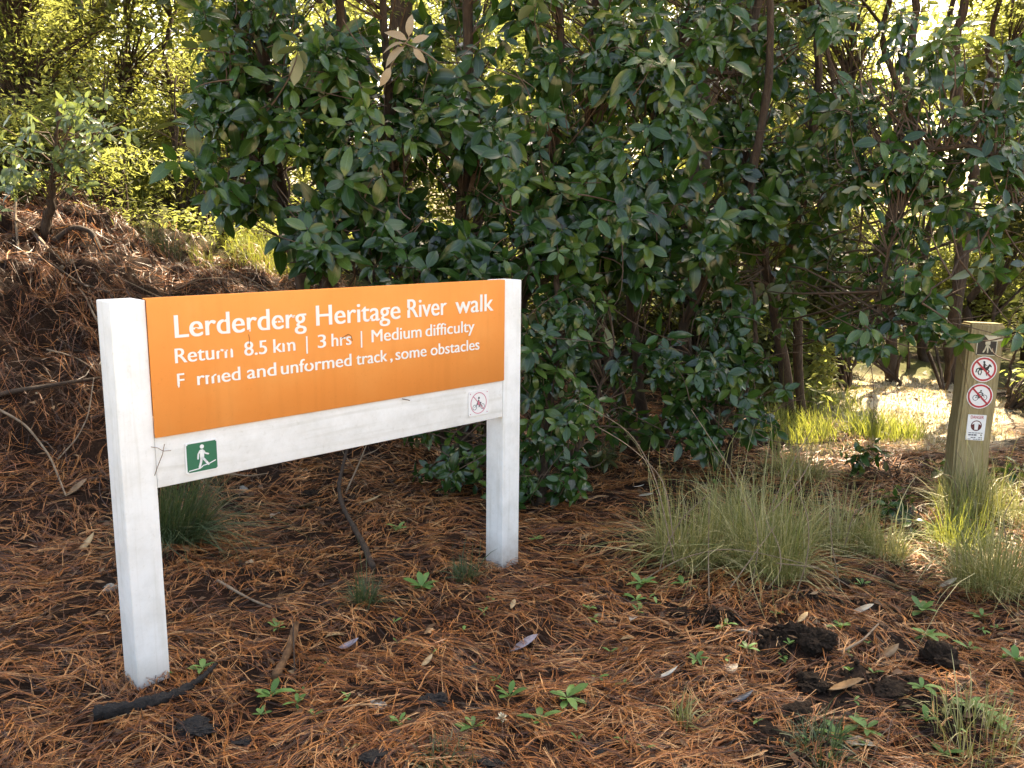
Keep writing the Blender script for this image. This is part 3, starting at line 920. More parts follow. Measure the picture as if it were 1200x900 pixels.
def shrub(name, label, base, stems, lobes, mat='leaf', size=(.08, .185), face=(0, -1, .25), nsing=300, per=(5, 8), seed=1,
          cat="shrub", group="broad-leaved shrubs behind the sign", twig_r=.004, gaps=True):
    r = np.random.default_rng(seed)
    base = np.asarray(base, float)
    t = thing(name, label, cat, base, 0, group)
    # stems: lists of (points, r0, r1)
    SP, SR = [], []
    for pts, r0, r1 in stems:
        pts = np.asarray(pts, float)
        q = np.linspace(0, len(pts) - 1, len(pts) * 5)
        fine = np.stack([np.interp(q, np.arange(len(pts)), pts[:, k]) for k in range(3)], -1)
        for _ in range(3):
            fine[1:-1] = (fine[:-2] + fine[1:-1] * 2 + fine[2:]) / 4
        fine[1:-1] += r.normal(0, .010, (len(fine) - 2, 3))
        b_ = MB(); b_.tube(fine - base, np.linspace(r0, r1, len(fine)) * r.uniform(.9, 1.1, len(fine)), 8)
        b_.build("stem", M['bark'], t, smooth=True)
        SP.append(fine); SR.append(np.linspace(r0, r1, len(fine)))
    SP = np.concatenate(SP)
    # tips
    tips = []
    for c_, rad, n in lobes:
        n = int(n * .90); rad = (rad[0] * 1.05, rad[1] * 1.7, rad[2] * 1.05); c_ = np.asarray(c_) + np.array([0, .18, 0])
        k = max(2, n // 4)
        v = unit(r.normal(0, 1, (k, 3))) * (r.random(k) ** .42)[:, None]
        sub = np.asarray(c_) + v * np.asarray(rad)
        tips.append(sub[r.integers(0, k, n)] + r.normal(0, .065, (n, 3)))
    tips = np.concatenate(tips)
    tips = tips[tips[:, 2] > G(tips[:, 0], tips[:, 1]) + .05]
    if gaps:
        tips = tips[~in_gap(tips)]
    tw = MB()
    LP, LD, LN, LV, LS = [], [], [], [], []
    face = unit(face)
    for q in tips:
        dd = np.linalg.norm(SP - q - np.array([0, .15, -.25]), axis=1) + r.normal(0, .08, len(SP))
        a = SP[np.argmin(dd)]
        tdir = unit(unit(q - a) * .5 + face * .75 + r.normal(0, .45, 3))
        mid = q - tdir * np.linalg.norm(q - a) * .45 + np.array([0, 0, .04])
        if np.linalg.norm(q - a) > .02:
            L_ = np.linalg.norm(q - a)
            tw.tube(bez(a, mid, q, 6) - base, np.linspace(min(twig_r + .004 * L_, .010), .0016, 6), 4, r.random(), cap=False)
        k = r.integers(per[0], per[1] + 1)
        tv_, ts_ = r.beta(1.8, 2.6), r.uniform(.72, 1.15)
        e1 = unit(np.cross(tdir, r.normal(0, 1, 3))); e2 = np.cross(tdir, e1)
        for j in range(k):
            az = j * 2.4 + r.normal(0, .3)
            op = np.interp(j, [0, k - 1], [1.75, .75]) + r.normal(0, .22)
            rad = math.cos(az) * e1 + math.sin(az) * e2
            d_ = math.cos(op) * tdir + math.sin(op) * rad
            d_ = unit(d_ + np.array([0, 0, -.38]))
            LP.append(q - tdir * (.085 * (1 - j / k)))
            LD.append(d_)
            LV.append(tv_ + .18 * (j > k - 3)); LS.append(ts_ * np.interp(j, [0, k - 1], [1.1, .8]))
            LN.append(tdir * .9 + np.array([0, -.1, .55]) + r.normal(0, .28, 3) - rad * .2)
    o = tw.build("twigs", M['twig'], t)
    tag(o, None, None, None, "stuff")
    if nsing >= 300:
        dt = MB()
        for c_, rad, n in lobes:
            for q in range(max(3, n // 7)):
                a = np.asarray(c_) + r.normal(0, .45, 3) * np.asarray(rad) + np.array([0, .12, 0])
                d_ = unit(r.normal(0, 1, 3) * np.array([1, .5, .8])) * r.uniform(.15, .5)
                b2_ = a + d_
                if min(a[2] - G(a[0], a[1]), b2_[2] - G(b2_[0], b2_[1])) < .05: continue
                dt.tube(bez(a, (a + b2_) / 2 + r.normal(0, .06, 3), b2_, 6) - base, np.linspace(.0042, .0012, 6) * r.uniform(.5, 1.2), 4, cap=False)
        o = dt.build("dead_twigs", M['twig'], t)
        tag(o, None, None, None, "stuff")
    LP, LD, LN = np.array(LP), np.array(LD), np.array(LN)
    n = len(LP)
    R = basis(LD, LN)
    S = r.uniform(size[0], size[1], n) * np.array(LS)
    var = np.clip(np.array(LV) + r.normal(0, .12, n), 0, 1)
    px, py, dep = to_px(LP)
    vis = (px > -30) & (px < 1230) & (py > -30) & (py < 930)
    score = dep + np.where(vis, 0, 50) - S * 3 + r.random(n) * .5
    order = np.argsort(score)
    single = order[:nsing][vis[order[:nsing]]]
    lm = leaf_meshes(mat, LEAVES)
    for k in single:
        me = lm[r.integers(0, 6) * 4 + min(3, int(var[k] * 4))]
        o = bpy.data.objects.new("leaf", me)
        Mx = Matrix([[*(R[k][0] * S[k]), LP[k][0] - base[0]], [*(R[k][1] * S[k]), LP[k][1] - base[1]], [*(R[k][2] * S[k]), LP[k][2] - base[2]], [0, 0, 0, 1]])
        o.parent = t
        o.matrix_local = Mx
        col.objects.link(o)
    rest = np.setdiff1d(np.arange(n), single)
    if len(rest):
        ti = r.integers(0, 6, len(rest))
        V, Fs, va = bulk(LEAVES, ti, LP[rest] - base, R[rest], S[rest], var[rest])
        rb = np.tile(rib_of(LEAVES[0][0]), len(rest))
        o = link("foliage", mesh_np("foliage", V, Fs, True, va, None, rb), M[mat], t)
        tag(o, None, None, None, "stuff")
    return t

def gpt(px, py, Y):
    """point on the ground below a given place"""
    p_ = W(px, py, Y); p_[2] = G(p_[0], p_[1]) - .03
    return p_
def L(px, py, Y, rx, ry, rz, n): return (W(px, py, Y), (rx, ry, rz), n)

# left arching shrub
b0 = gpt(372, 420, 6.0)
shrub("broad_leaved_shrub", "broad-leaved shrub arching out to the left above the sign's left half", b0,
      [([b0, W(352, 320, 5.9), W(322, 205, 5.7), W(312, 90, 5.6), W(290, -60, 5.5)], .055, .03),
       ([b0 + [.05, .05, 0], W(385, 300, 5.8), W(388, 180, 5.7), W(400, 20, 5.6), W(410, -120, 5.6)], .045, .025),
       ([W(322, 205, 5.7), W(285, 170, 5.4), W(255, 150, 5.2)], .018, .008)],
      [L(265, 110, 5.1, .30, .35, .34, 50), L(320, 40, 5.2, .45, .4, .42, 75), L(262, 205, 5.0, .17, .22, .19, 24), L(395, 255, 5.0, .36, .35, .20, 52),
       L(345, 275, 4.9, .14, .15, .08, 10), L(420, 180, 5.2, .32, .35, .38, 58), L(400, 80, 5.3, .40, .4, .45, 70), L(300, -60, 5.4, .9, .6, .35, 70), L(330, 130, 5.0, .2, .2, .2, 26),
       L(375, 315, 5.1, .16, .15, .06, 8), L(240, 60, 5.1, .22, .2, .3, 34), L(290, 160, 5.0, .22, .2, .16, 26)], seed=11)
# centre shrub
b1 = gpt(545, 560, 5.3)
shrub("broad_leaved_shrub", "dense broad-leaved shrub rising behind the sign's right half", b1,
      [([b1, W(540, 330, 5.5), W(545, 150, 5.6), W(550, -60, 5.6)], .05, .028),
       ([b1 + [.1, .1, 0], W(600, 400, 5.5), W(640, 260, 5.5), W(660, 60, 5.6), W(650, -120, 5.6)], .045, .02),
       ([b1 + [-.1, .1, 0], W(470, 300, 5.6), W(455, 120, 5.6), W(445, -60, 5.6)], .04, .02)],
      [L(480, 150, 5.2, .35, .4, .40, 66), L(500, 290, 5.0, .35, .35, .22, 58), L(560, 100, 5.2, .38, .4, .42, 72), L(600, 230, 5.0, .42, .4, .36, 92), L(650, 130, 5.3, .34, .4, .4, 62),
       L(520, -50, 5.4, .8, .6, .4, 70), L(570, 310, 4.9, .28, .25, .18, 42), L(455, 240, 5.1, .2, .3, .3, 30), L(660, 300, 5.0, .26, .3, .22, 44)], seed=12)
cen = [o_ for o_ in bpy.data.objects if o_.get("label", "").startswith("dense broad-leaved")][0]
rr = np.random.default_rng(5)
dm = []
for k in range(3):
    kk = (4, 2, 1)[k]; me = mesh_np("dead_leaf", LEAVES[kk][0], [LEAVES[kk][1]], True, np.full(len(LEAVES[kk][0]), .90 + .05 * k)); me.materials.append(M['litter']); dm.append(me)
for (px, py, ax, az, s_) in [(479, 44, .1, 1.0, .12), (478, 48, -.8, .5, .13), (476, 51, -1.0, .05, .13), (475, 54, -.8, -.5, .15), (482, 50, .8, .35, .10), (484, 56, .6, -.7, .10), (458, 78, -.4, -.9, .12)]:
    d_ = np.array([[ax, -.35, az]]); R_ = basis(d_, np.array([[.2, -1., .4]]) + rr.normal(0, .45, (1, 3)))[0] * s_ * .95
    p_ = W(px, py, 4.75) - b1
    o_ = bpy.data.objects.new("dead_leaf", dm[rr.integers(0, 3)]); o_.parent = cen
    o_.matrix_local = Matrix([[*R_[0], p_[0]], [*R_[1], p_[1]], [*R_[2], p_[2]], [0, 0, 0, 1]]); col.objects.link(o_)
bb_ = MB(); bb_.tube(bez(W(450, 110, 5.1), W(450, 80, 4.8), W(480, 44, 4.75), 8) - b1, np.linspace(.005, .003, 8), 5)
bb_.tube(bez(W(515, 75, 5.1), W(500, 60, 4.8), W(472, 50, 4.75), 8) - b1, np.linspace(.005, .003, 8), 5)
bb_.build("dead_twig", M['stick'], cen)
# lower skirt of leaves beside the right post
b2 = gpt(630, 600, 4.75)
shrub("broad_leaved_shrub", "low leafy shrub hanging to the ground beside the sign's right post", b2,
      [([b2, W(640, 500, 4.9), W(655, 380, 5.0), W(650, 250, 5.1)], .03, .012), ([b2 + [-.05, .05, 0], W(590, 520, 5.0), W(560, 470, 5.1)], .02, .008),
       ([b2 + [.04, .02, 0], W(690, 500, 5.0), W(720, 400, 5.2)], .02, .008)],
      [L(650, 390, 4.75, .24, .25, .26, 50), L(640, 480, 4.7, .22, .22, .24, 46), L(640, 560, 4.6, .20, .2, .17, 34), L(550, 550, 4.8, .28, .2, .16, 34), L(690, 370, 4.9, .2, .2, .2, 26),
       L(510, 520, 5.1, .28, .2, .14, 24), L(625, 595, 4.45, .10, .1, .05, 7), L(715, 430, 5.2, .2, .2, .25, 24), L(730, 500, 5.3, .2, .15, .14, 14), L(600, 580, 4.6, .12, .1, .1, 10)], seed=13, size=(.075, .13))
# right centre shrub
b3 = gpt(760, 520, 5.9)
shrub("broad_leaved_shrub", "tall broad-leaved shrub with slanting brown stems right of the sign", b3,
      [([b3, W(735, 300, 5.9), W(760, 170, 5.9), W(800, 60, 5.9), W(830, -80, 5.9)], .042, .026),
       ([b3 + [.1, .05, 0], W(800, 380, 5.9), W(880, 230, 5.9), W(900, 100, 5.9), W(905, -80, 5.9)], .036, .022),
       ([b3 + [-.1, .05, 0], W(690, 330, 5.9), W(690, 150, 5.8), W(700, -60, 5.8)], .04, .02)],
      [L(720, 70, 5.4, .34, .4, .4, 66), L(790, 70, 5.4, .3, .4, .36, 48), L(730, 230, 5.3, .34, .4, .34, 66), L(800, 150, 5.4, .24, .35, .3, 36), L(700, 300, 5.2, .28, .3, .2, 40),
       L(790, 260, 5.3, .3, .3, .26, 48), L(740, -60, 5.5, .9, .6, .4, 70), L(770, 330, 5.3, .22, .25, .12, 24), L(700, 180, 5.2, .2, .2, .2, 20)], seed=14)
# low mass in the middle right
b4 = gpt(840, 560, 5.6)
shrub("broad_leaved_shrub", "low rounded broad-leaved shrub above the large grass tussock", b4,
      [([b4, W(830, 460, 5.6), W(800, 390, 5.5)], .025, .01), ([b4 + [.05, 0, 0], W(870, 470, 5.6), W(885, 400, 5.5), W(880, 330, 5.6)], .022, .01)],
      [L(800, 440, 5.1, .24, .25, .18, 42), L(870, 440, 5.2, .26, .25, .17, 42), L(840, 500, 5.1, .28, .2, .12, 34), L(900, 480, 5.3, .14, .15, .1, 12), L(780, 500, 5.1, .16, .15, .10, 14),
       L(850, 380, 5.4, .2, .2, .10, 18)], seed=15, size=(.08, .14))
# upper right shrub
b5 = gpt(930, 470, 7.0)
shrub("broad_leaved_shrub", "broad-leaved shrub filling the gap between centre foliage and path", b5,
      [([b5, W(905, 330, 6.8), W(870, 200, 6.6), W(880, 60, 6.6), W(900, -90, 6.6)], .05, .03), ([b5 + [.1, 0, 0], W(930, 250, 6.8), W(960, 120, 6.7), W(960, -80, 6.7)], .04, .025)],
      [L(870, 140, 6.0, .36, .4, .40, 58), L(930, 190, 6.1, .38, .4, .32, 56), L(870, 260, 5.9, .32, .35, .28, 50), L(960, 110, 6.2, .3, .4, .3, 24), L(870, 40, 6.1, .5, .4, .35, 50),
       L(960, 220, 6.1, .26, .3, .24, 30), L(850, 320, 5.7, .24, .2, .12, 22), L(900, -60, 6.3, .9, .5, .35, 50), L(960, 20, 6.1, .3, .3, .2, 18), L(1000, 170, 6.2, .3, .3, .3, 26), L(930, 300, 6.2, .2, .2, .2, 14), L(1010, 260, 6.3, .2, .2, .2, 14)], seed=16)
# right edge shrub, its branch hanging over the marker post
b6 = np.array([3.95, 4.75, 0.]); b6[2] = G(b6[0], b6[1])
shrub("broad_leaved_shrub", "broad-leaved shrub reaching in from the right over the marker post", b6,
      [([b6, W(1290, 330, 4.85), W(1215, 215, 4.9), W(1150, 170, 4.9), W(1080, 175, 5.0), W(1010, 205, 5.0)], .03, .005), ([W(1215, 215, 4.9), W(1180, 255, 4.75), W(1130, 300, 4.6), W(1080, 355, 4.5)], .011, .004),
       ([b6, W(1330, 200, 4.9), W(1260, 60, 5.0), W(1200, -60, 5.0)], .035, .012), ([W(1080, 200, 5.0), W(1040, 290, 4.9), W(1030, 380, 4.85)], .01, .005)],
      [L(1060, 190, 4.9, .24, .25, .17, 30), L(1120, 160, 4.9, .26, .25, .24, 36), L(1160, 230, 4.8, .24, .25, .26, 34), L(1090, 280, 4.8, .24, .25, .18, 26), L(1085, 345, 4.5, .14, .15, .12, 15),
       L(1165, 290, 4.7, .16, .2, .14, 18), L(1020, 210, 5.0, .18, .2, .16, 20), L(1030, 120, 5.2, .28, .3, .2, 26), L(1110, 70, 5.1, .3, .3, .2, 22), L(1180, 130, 5.0, .2, .3, .2, 20), L(1040, 320, 5.0, .12, .12, .1, 8), L(1060, 400, 4.6, .18, .12, .04, 10), L(1010, 300, 5.6, .25, .2, .22, 20), L(960, 360, 5.9, .2, .2, .14, 14), L(1060, 300, 5.2, .2, .2, .16, 16), L(1200, 420, 4.5, .05, .1, .14, 9), L(1010, 400, 4.8, .12, .1, .04, 5),
       L(1230, 120, 4.9, .3, .3, .5, 40), L(1060, 10, 5.0, .35, .3, .12, 14), L(1045, 390, 4.6, .14, .12, .06, 8), L(1122, 380, 4.45, .06, .05, .045, 9), L(1090, 395, 4.5, .08, .06, .05, 6)], seed=17, size=(.085, .145), nsing=300)
# low broad leaves by the marker post
for (px, py, Y_, s_, lab) in ((1075, 590, 4.5, 21, "low broad-leaved seedling left of the marker post's foot"), (1050, 545, 5.3, 22, "dark broad-leaved seedling behind the grass left of the marker post"),
                          (1172, 560, 4.9, 23, "low broad-leaved seedling right of the marker post's foot")):
    bb = gpt(px, py, Y_)
    tip_ = bb + np.array([0, 0, .16])
    shrub("seedling", lab, bb, [([bb, bb + [.02, 0, .08], tip_], .005, .003)], [(bb + np.array([0, -.02, .15]), (.24, .18, .06), 14)], size=(.07, .13), nsing=120, seed=s_, cat="seedling",
          group="seedlings around the marker post", twig_r=.0025, gaps=False, face=(0, -.4, .9))

# pale sapling in the sunny left background
b7 = on_ground(52, 272)
shrub("pale_sapling", "sunlit pale-leaved sapling on top of the left bank", b7,
      [([b7 - [0, 0, .05], W(60, 225, b7[1]), W(66, 170, b7[1]), W(70, 115, b7[1])], .04, .010)],
      [L(80, 125, b7[1] - .3, .26, .3, .12, 16), L(45, 160, b7[1] - .3, .36, .3, .30, 16), L(75, 185, b7[1] - .3, .3, .3, .22, 14), L(20, 200, b7[1] - .2, .26, .3, .25, 14), L(110, 150, b7[1] - .3, .2, .25, .08, 12)],
      mat='pale_leaf', size=(.06, .125), nsing=200, seed=18, cat="sapling", group="saplings on the bank", gaps=False)

# ------------------------------------------------------------------ background trees
def small_foliage(r, lobes, size, templ=DIAM, clump=14, spread=.16, hang=-.15, gap_fn=None):
    C = []
    for c_, rad, n in lobes:
        v = unit(r.normal(0, 1, (n, 3))) * (r.random(n) ** .40)[:, None]
        C.append(np.asarray(c_) + v * np.asarray(rad))
    C = np.concatenate(C)
    if gap_fn is not None:
        C = C[~gap_fn(C)]
    n = len(C)
    P = np.repeat(C, clump, 0) + r.normal(0, spread, (n * clump, 3)) * np.array([1, 1, .6])
    P = P[P[:, 2] > G(P[:, 0], P[:, 1])]
    if gap_fn is not None:
        P = P[~gap_fn(P)]
    n = len(P)
    d = r.normal(0, 1, (n, 3)); d[:, 2] = d[:, 2] * .5 + hang
    R = basis(d, r.normal(0, .5, (n, 3)) + np.array([0, -.1, 1]))
    S = r.uniform(size[0], size[1], n)
    cv = np.repeat(r.normal(0, .13, len(C)), clump)[:n] if False else r.normal(0, .1, n)
    var = np.clip(.5 + cv + r.normal(0, .18, n), 0, 1)
    return C, P, R, S, var

def tree(name, label, base, trunk, lobes, mat, size, templ=DIAM, clump=14, spread=.16, seed=1, bark='bark', cat="tree", group=None, branches=True, gap_fn=None, r0=.08, r1=.03, forks=()):
    r = np.random.default_rng(seed)
    base = np.asarray(base, float)
    t = thing(name, label, cat, base, 0, group)
    b_ = MB()
    allp = []
    for pts, a, c_ in [(trunk, r0, r1)] + list(forks):
        pts = np.asarray(pts, float)
        q = np.linspace(0, len(pts) - 1, len(pts) * 6)
        fine = np.stack([np.interp(q, np.arange(len(pts)), pts[:, k]) for k in range(3)], -1)
        for _ in range(4): fine[1:-1] = (fine[:-2] + fine[1:-1] * 2 + fine[2:]) / 4
        fine[1:-1] += r.normal(0, .012, (len(fine) - 2, 3))
        b_.tube(fine - base, np.linspace(a, c_, len(fine)) * r.uniform(.88, 1.12, len(fine)), 9)
        allp.append(fine)
    b_.build("trunk", M[bark], t, smooth=True)
    SP = np.concatenate(allp)
    C, P, R, S, var = small_foliage(r, lobes, size, templ, clump, spread, gap_fn=gap_fn)
    if branches and len(C):
        br = MB()
        for q in C[::max(1, len(C) // 70)]:
            dd = np.linalg.norm(SP - q - np.array([0, 0, -.6]), axis=1)
            a = SP[np.argmin(dd)]
            mid = (a + q) / 2 + np.array([0, 0, .15]) + r.normal(0, .08, 3)
            bp = bez(a, mid, q, 6)
            if gap_fn is not None and in_gap(np.vstack([bp[1:], (bp[1:] + bp[:-1]) / 2])).any(): continue
            br.tube(bp - base, np.linspace(min(.012 + .006 * np.linalg.norm(q - a), .035), .003, 6), 4, cap=False)
        o = br.build("branches", M[bark], t)
        tag(o, None, None, None, "stuff")
    V, Fs, va = bulk([templ], np.zeros(len(P), int), P - base, R, S, var)
    o = link("crown", mesh_np("crown", V, Fs, False, va), M[mat], t)
    tag(o, None, None, None, "stuff")
    return t

# tall canopy trees: trunks in view, crowns above the frame shading the sign
def canopy_gap(P):
    sx, sy = shadow_point(P)
    g_ = in_gap(P)
    # beyond the shrubs the canopy opens and lets the sun down
    open_ = sstep(6.6, 9.0, sy + np.where(sx > 1.5, .8, 0))
    g_ |= noise(sx, sy, 1.1, 51) < open_ * .95
    return g_
CAN = [((-1.2, 9.6), 10.5, .16, "tall dark trunk standing behind the sign's centre foliage"), ((1.9, 9.2), 10.5, .13, "tall slim trunk behind the slanting-stemmed shrub"),
       ((6.3, 10.4), 10.0, .15, "tall dark trunk at the right beyond the sunlit path"), ((-5.6, 11.6), 11.0, .13, "tall trunk at the left edge behind the bank"),
       ((7.2, 8.4), 10.0, .15, "tall tree beyond the right edge of the path"), ((3.1, 12.4), 12.0, .14, "slender tall trunk in the middle of the sunny wood")]
for k, ((x_, y_), h_, r_, lab) in enumerate(CAN):
    b_ = np.array([x_, y_, float(G(x_, y_)) - .1])
    rr = np.random.default_rng(60 + k)
    pts = [b_]
    for q in range(1, 6):
        pts.append(b_ + np.array([rr.normal(0, .12) * q * .5, rr.normal(0, .1) * q * .5, h_ * q / 5]))
    lob = []
    for q in range(13):
        z_ = rr.uniform(4.2, h_)
        a_ = rr.uniform(0, 6.28); d_ = rr.uniform(.3, 2.4)
        lob.append((np.array([x_ + math.cos(a_) * d_, y_ + math.sin(a_) * d_, z_]), (1.3, 1.3, .8), 62))
    tree("canopy_tree", lab, b_, pts, lob, 'canopy_leaf', (.13, .22), clump=14, spread=.28, seed=70 + k, gap_fn=canopy_gap, r0=r_, r1=.05, group="tall trees of the wood")

# unseen pine inferred from the needles, added left of frame to shade the bank
pb = np.array([-5.4, 3.6, float(G(-5.4, 3.6)) - .1])
rr = np.random.default_rng(71)
lob = []
for q in range(16):
    a_ = rr.uniform(-1.2, 1.9); d_ = rr.uniform(.5, 4.2)
    lob.append((np.array([-5.4 + math.cos(a_) * d_, 3.8 + math.sin(a_) * d_, rr.uniform(5.2, 9.5)]), (1.3, 1.3, .6), 50))
tree("shade_pine", "unseen tall pine added left of the frame to shade the bank", pb, [pb, pb + [.1, 0, 3], pb + [.05, .1, 6], pb + [.2, .1, 10.5]], lob, 'canopy_leaf', (.14, .26), templ=LANCE, clump=16, spread=.25, seed=171,
     gap_fn=in_gap, r0=.24, r1=.06, group="tall trees of the wood")

# left background: forked mossy tree
fb = W(92, 260, 12.0); fb[2] = G(fb[0], fb[1]) - .1
tree("forked_tree", "forked mossy tree catching sun at the upper left", fb,
     [fb, W(90, 140, 12.), W(93, 70, 12.), W(100, 40, 12.), W(135, -10, 12.), W(170, -120, 12.)],
     [(W(150, -60, 12.), (2.2, 1.5, .9), 50), (W(40, -40, 12.4), (1.4, 1.2, .9), 40)], 'fine_leaf', (.05, .10), clump=16, spread=.2, seed=81, bark='moss_bark', r0=.21, r1=.08, group="trees of the background wood",
     forks=[([W(66, 250, 11.8), W(66, 120, 11.8), W(68, 20, 11.8), W(72, -100, 11.8)], .085, .06), ([W(93, 75, 12.), W(86, 30, 12.), W(92, -60, 12.)], .11, .08),
            ([W(66, 95, 11.8), W(48, 50, 11.8), W(38, 10, 11.8)], .05, .03)])
# background tree rows (x, y, height of foliage centre ...)
BG = [(-6.3, 11.5, 'fine_leaf', 2.7, "small-leaved tree at the far left edge"), (-4.0, 12.8, 'fine_leaf', 2.6, "yellow-green tree right of the forked mossy tree"),
      (-2.6, 10.4, 'fine_leaf', 2.6, "feathery tree above the lit grass on the bank"), (-.6, 12.0, 'fine_leaf', 3.4, "yellow-green tree glimpsed behind the sign's foliage"),
      (1.2, 11.0, 'dark_fine_leaf', 3.6, "dim small-leaved tree behind the centre shrubs"), (2.8, 10.5, 'fine_leaf', 3.6, "small-leaved tree beside the end of the path"),
      (4.2, 13.2, 'fine_leaf', 4.2, "sunlit feathery tree beyond the path"), (6.0, 11.8, 'fine_leaf', 4.4, "bright yellow-green tree at the upper right"),
      (8.0, 12.5, 'fine_leaf', 3.8, "small-leaved tree at the far right edge"), (-8.6, 14.0, 'fine_leaf', 3.2, "bright leafy tree deep in the left background"),
      (0.6, 15.5, 'fine_leaf', 4.4, "sunlit tree deep in the middle background"), (5.2, 16.5, 'fine_leaf', 4.6, "pale sunlit tree deep in the right background"), (-4.6, 17.0, 'fine_leaf', 4.8, "sunlit tree deep behind the bank")]
for k, (x_, y_, mt, h_, lab) in enumerate(BG):
    rr = np.random.default_rng(200 + k)
    b_ = np.array([x_, y_, float(G(x_, y_)) - .08])
    pts = [b_ + np.array([rr.normal(0, .10) * q, rr.normal(0, .06) * q, h_ * 1.35 * q / 5]) for q in range(6)]
    lob = []
    for q in range(18):
        z_ = b_[2] + rr.uniform(.3, h_ * 1.35)
        lob.append((np.array([x_ + rr.normal(0, .85), y_ + rr.normal(0, .6), z_]), (.75, .7, .5), 66))
    tree("background_tree", lab, b_, pts, lob, mt, (.07, .14), templ=(DIAM if k % 2 else LANCE), clump=20, spread=.15, seed=220 + k, bark='bark', r0=.07, r1=.025, group="trees of the background wood",
         gap_fn=lambda P: (noise(P[:, 0] + P[:, 1], P[:, 2], 1.3, 61) < .25) | in_gap(P))
# thin bare stems on the right
for k, (px, Y_, top, r_, lab) in enumerate([(1050, 9.0, 1062, .065, "dark bare trunk left of the marker post"), (1092, 10.0, 1080, .055, "thin dark trunk just left of the marker post"), (1122, 8.8, 1132, .07, "dark trunk rising behind the marker post"),
                                     (962, 9.6, 980, .04, "thin leaning stem left of the sunny gap"), (1010, 11.0, 985, .035, "thin stem in the sunny gap right of centre"), (22, 10.2, 30, .05, "dark stem at the left edge of the bank"), (1178, 9.5, 1190, .05, "dark stem at the right edge behind the marker post"),
                                     (210, 11.0, 180, .04, "thin stem behind the arching left shrub")]):
    b_ = W(px, 380, Y_); b_[2] = G(b_[0], b_[1]) - .08
    rr = np.random.default_rng(300 + k)
    tp = W(top, -60, Y_)
    pts = [b_ + (tp - b_) * q / 5 + rr.normal(0, .13, 3) * (q > 0) for q in range(6)]
    lob = [(tp + np.array([rr.normal(0, .5), rr.normal(0, .4), rr.uniform(-.6, .8)]), (.7, .6, .4), 22) for q in range(5)]
    tree("slender_tree", lab, b_, pts, lob, 'dark_fine_leaf', (.05, .09), clump=16, spread=.16, seed=320 + k, gap_fn=in_gap, r0=r_, r1=r_ * .5, group="slender trees of the wood")

# undergrowth bushes in the middle distance
UG = [(150, 215, 9.0, .9, .8, 'fine_leaf', "yellow-green bush on the bank behind the pale sapling"), (210, 150, 9.8, .9, 1.1, 'fine_leaf', "yellow-green bush left of the arching shrub"), (60, 235, 9.4, .8, .5, 'fine_leaf', "leafy bush behind the pale sapling's trunk"),
      (300, 235, 10.5, .9, .7, 'fine_leaf', "sunlit bush seen below the arching shrub"), (960, 330, 8.6, .55, .7, 'dark_fine_leaf', "dull green feathery bush left of the path"), (915, 400, 8.0, .4, .4, 'fine_leaf', "small bush where the path bends out of sight"),
      (1000, 360, 10.5, .9, .6, 'dark_fine_leaf', "dark bush at the far end of the path"), (1140, 330, 10.8, 1.0, .6, 'fine_leaf', "sunlit bush behind the marker post"), (700, 400, 8.6, 1.0, .9, 'dark_fine_leaf', "dark bush deep behind the sign's right post"),
      (540, 380, 8.6, 1.1, .9, 'dark_fine_leaf', "dark bush deep behind the sign panel"), (820, 300, 8.8, .9, 1.0, 'dark_fine_leaf', "dark bush behind the slanting stems"), (1190, 400, 7.4, .4, .35, 'fine_leaf', "sunlit bush at the right edge behind the marker post"),
      (430, 250, 9.2, .9, .9, 'fine_leaf', "lit bush glimpsed through the foliage above the sign"),
      (30, 60, 10.4, 1.2, .7, 'fine_leaf', "leafy bush filling the upper left corner"), (150, 60, 10.8, .8, .9, 'dark_fine_leaf', "dark feathery bush right of the forked mossy tree"), (230, 40, 11.0, 1.0, 1.0, 'fine_leaf', "yellow-green bush behind the arching shrub's top"),
      (120, 150, 9.6, .9, .7, 'fine_leaf', "sunny bush between pale sapling and arching shrub"), (330, 100, 10.0, 1.0, 1.2, 'fine_leaf', "bush seen through gaps in the arching shrub"), (560, 120, 9.5, 1.2, 1.2, 'fine_leaf', "lit bush showing through the centre shrub"),
      (700, 120, 9.5, 1.2, 1.2, 'fine_leaf', "lit bush showing through the right centre shrub"), (860, 120, 10.0, 1.2, 1.3, 'fine_leaf', "lit bush behind the upper right foliage"), (1000, 60, 10.0, 1.1, 1.0, 'dark_fine_leaf', "olive feathery bush at the upper right"),
      (1090, 100, 10.5, 1.1, 1.2, 'fine_leaf', "olive-yellow feathery bush above the marker post"), (1180, 60, 11.0, 1.0, 1.2, 'fine_leaf', "bright bush in the upper right corner"), (1080, 270, 9.6, 1.0, .8, 'dark_fine_leaf', "dark bush between trunks left of the marker post"),
      (1000, 345, 8.0, .42, .34, 'dark_fine_leaf', "dark bush closing the path's far left end"), (1062, 345, 8.6, .45, .34, 'dark_fine_leaf', "dark bush closing the path's far end"), (1120, 330, 8.4, .45, .4, 'dark_fine_leaf', "dark bush just behind the marker post's top"),
      (240, 230, 9.6, .6, .35, 'fine_leaf', "light green bush over the grass on the bank"), (20, 150, 8.8, .6, .6, 'fine_leaf', "light green bush at the left edge by the sapling"),
      (980, 220, 9.2, .8, .8, 'fine_leaf', "olive bush left of the sunny gap"), (1180, 240, 9.4, .9, .9, 'dark_fine_leaf', "dark bush at the right edge above the marker post"), (900, 350, 8.8, .6, .5, 'dark_fine_leaf', "dark bush beside the low rounded shrub")]
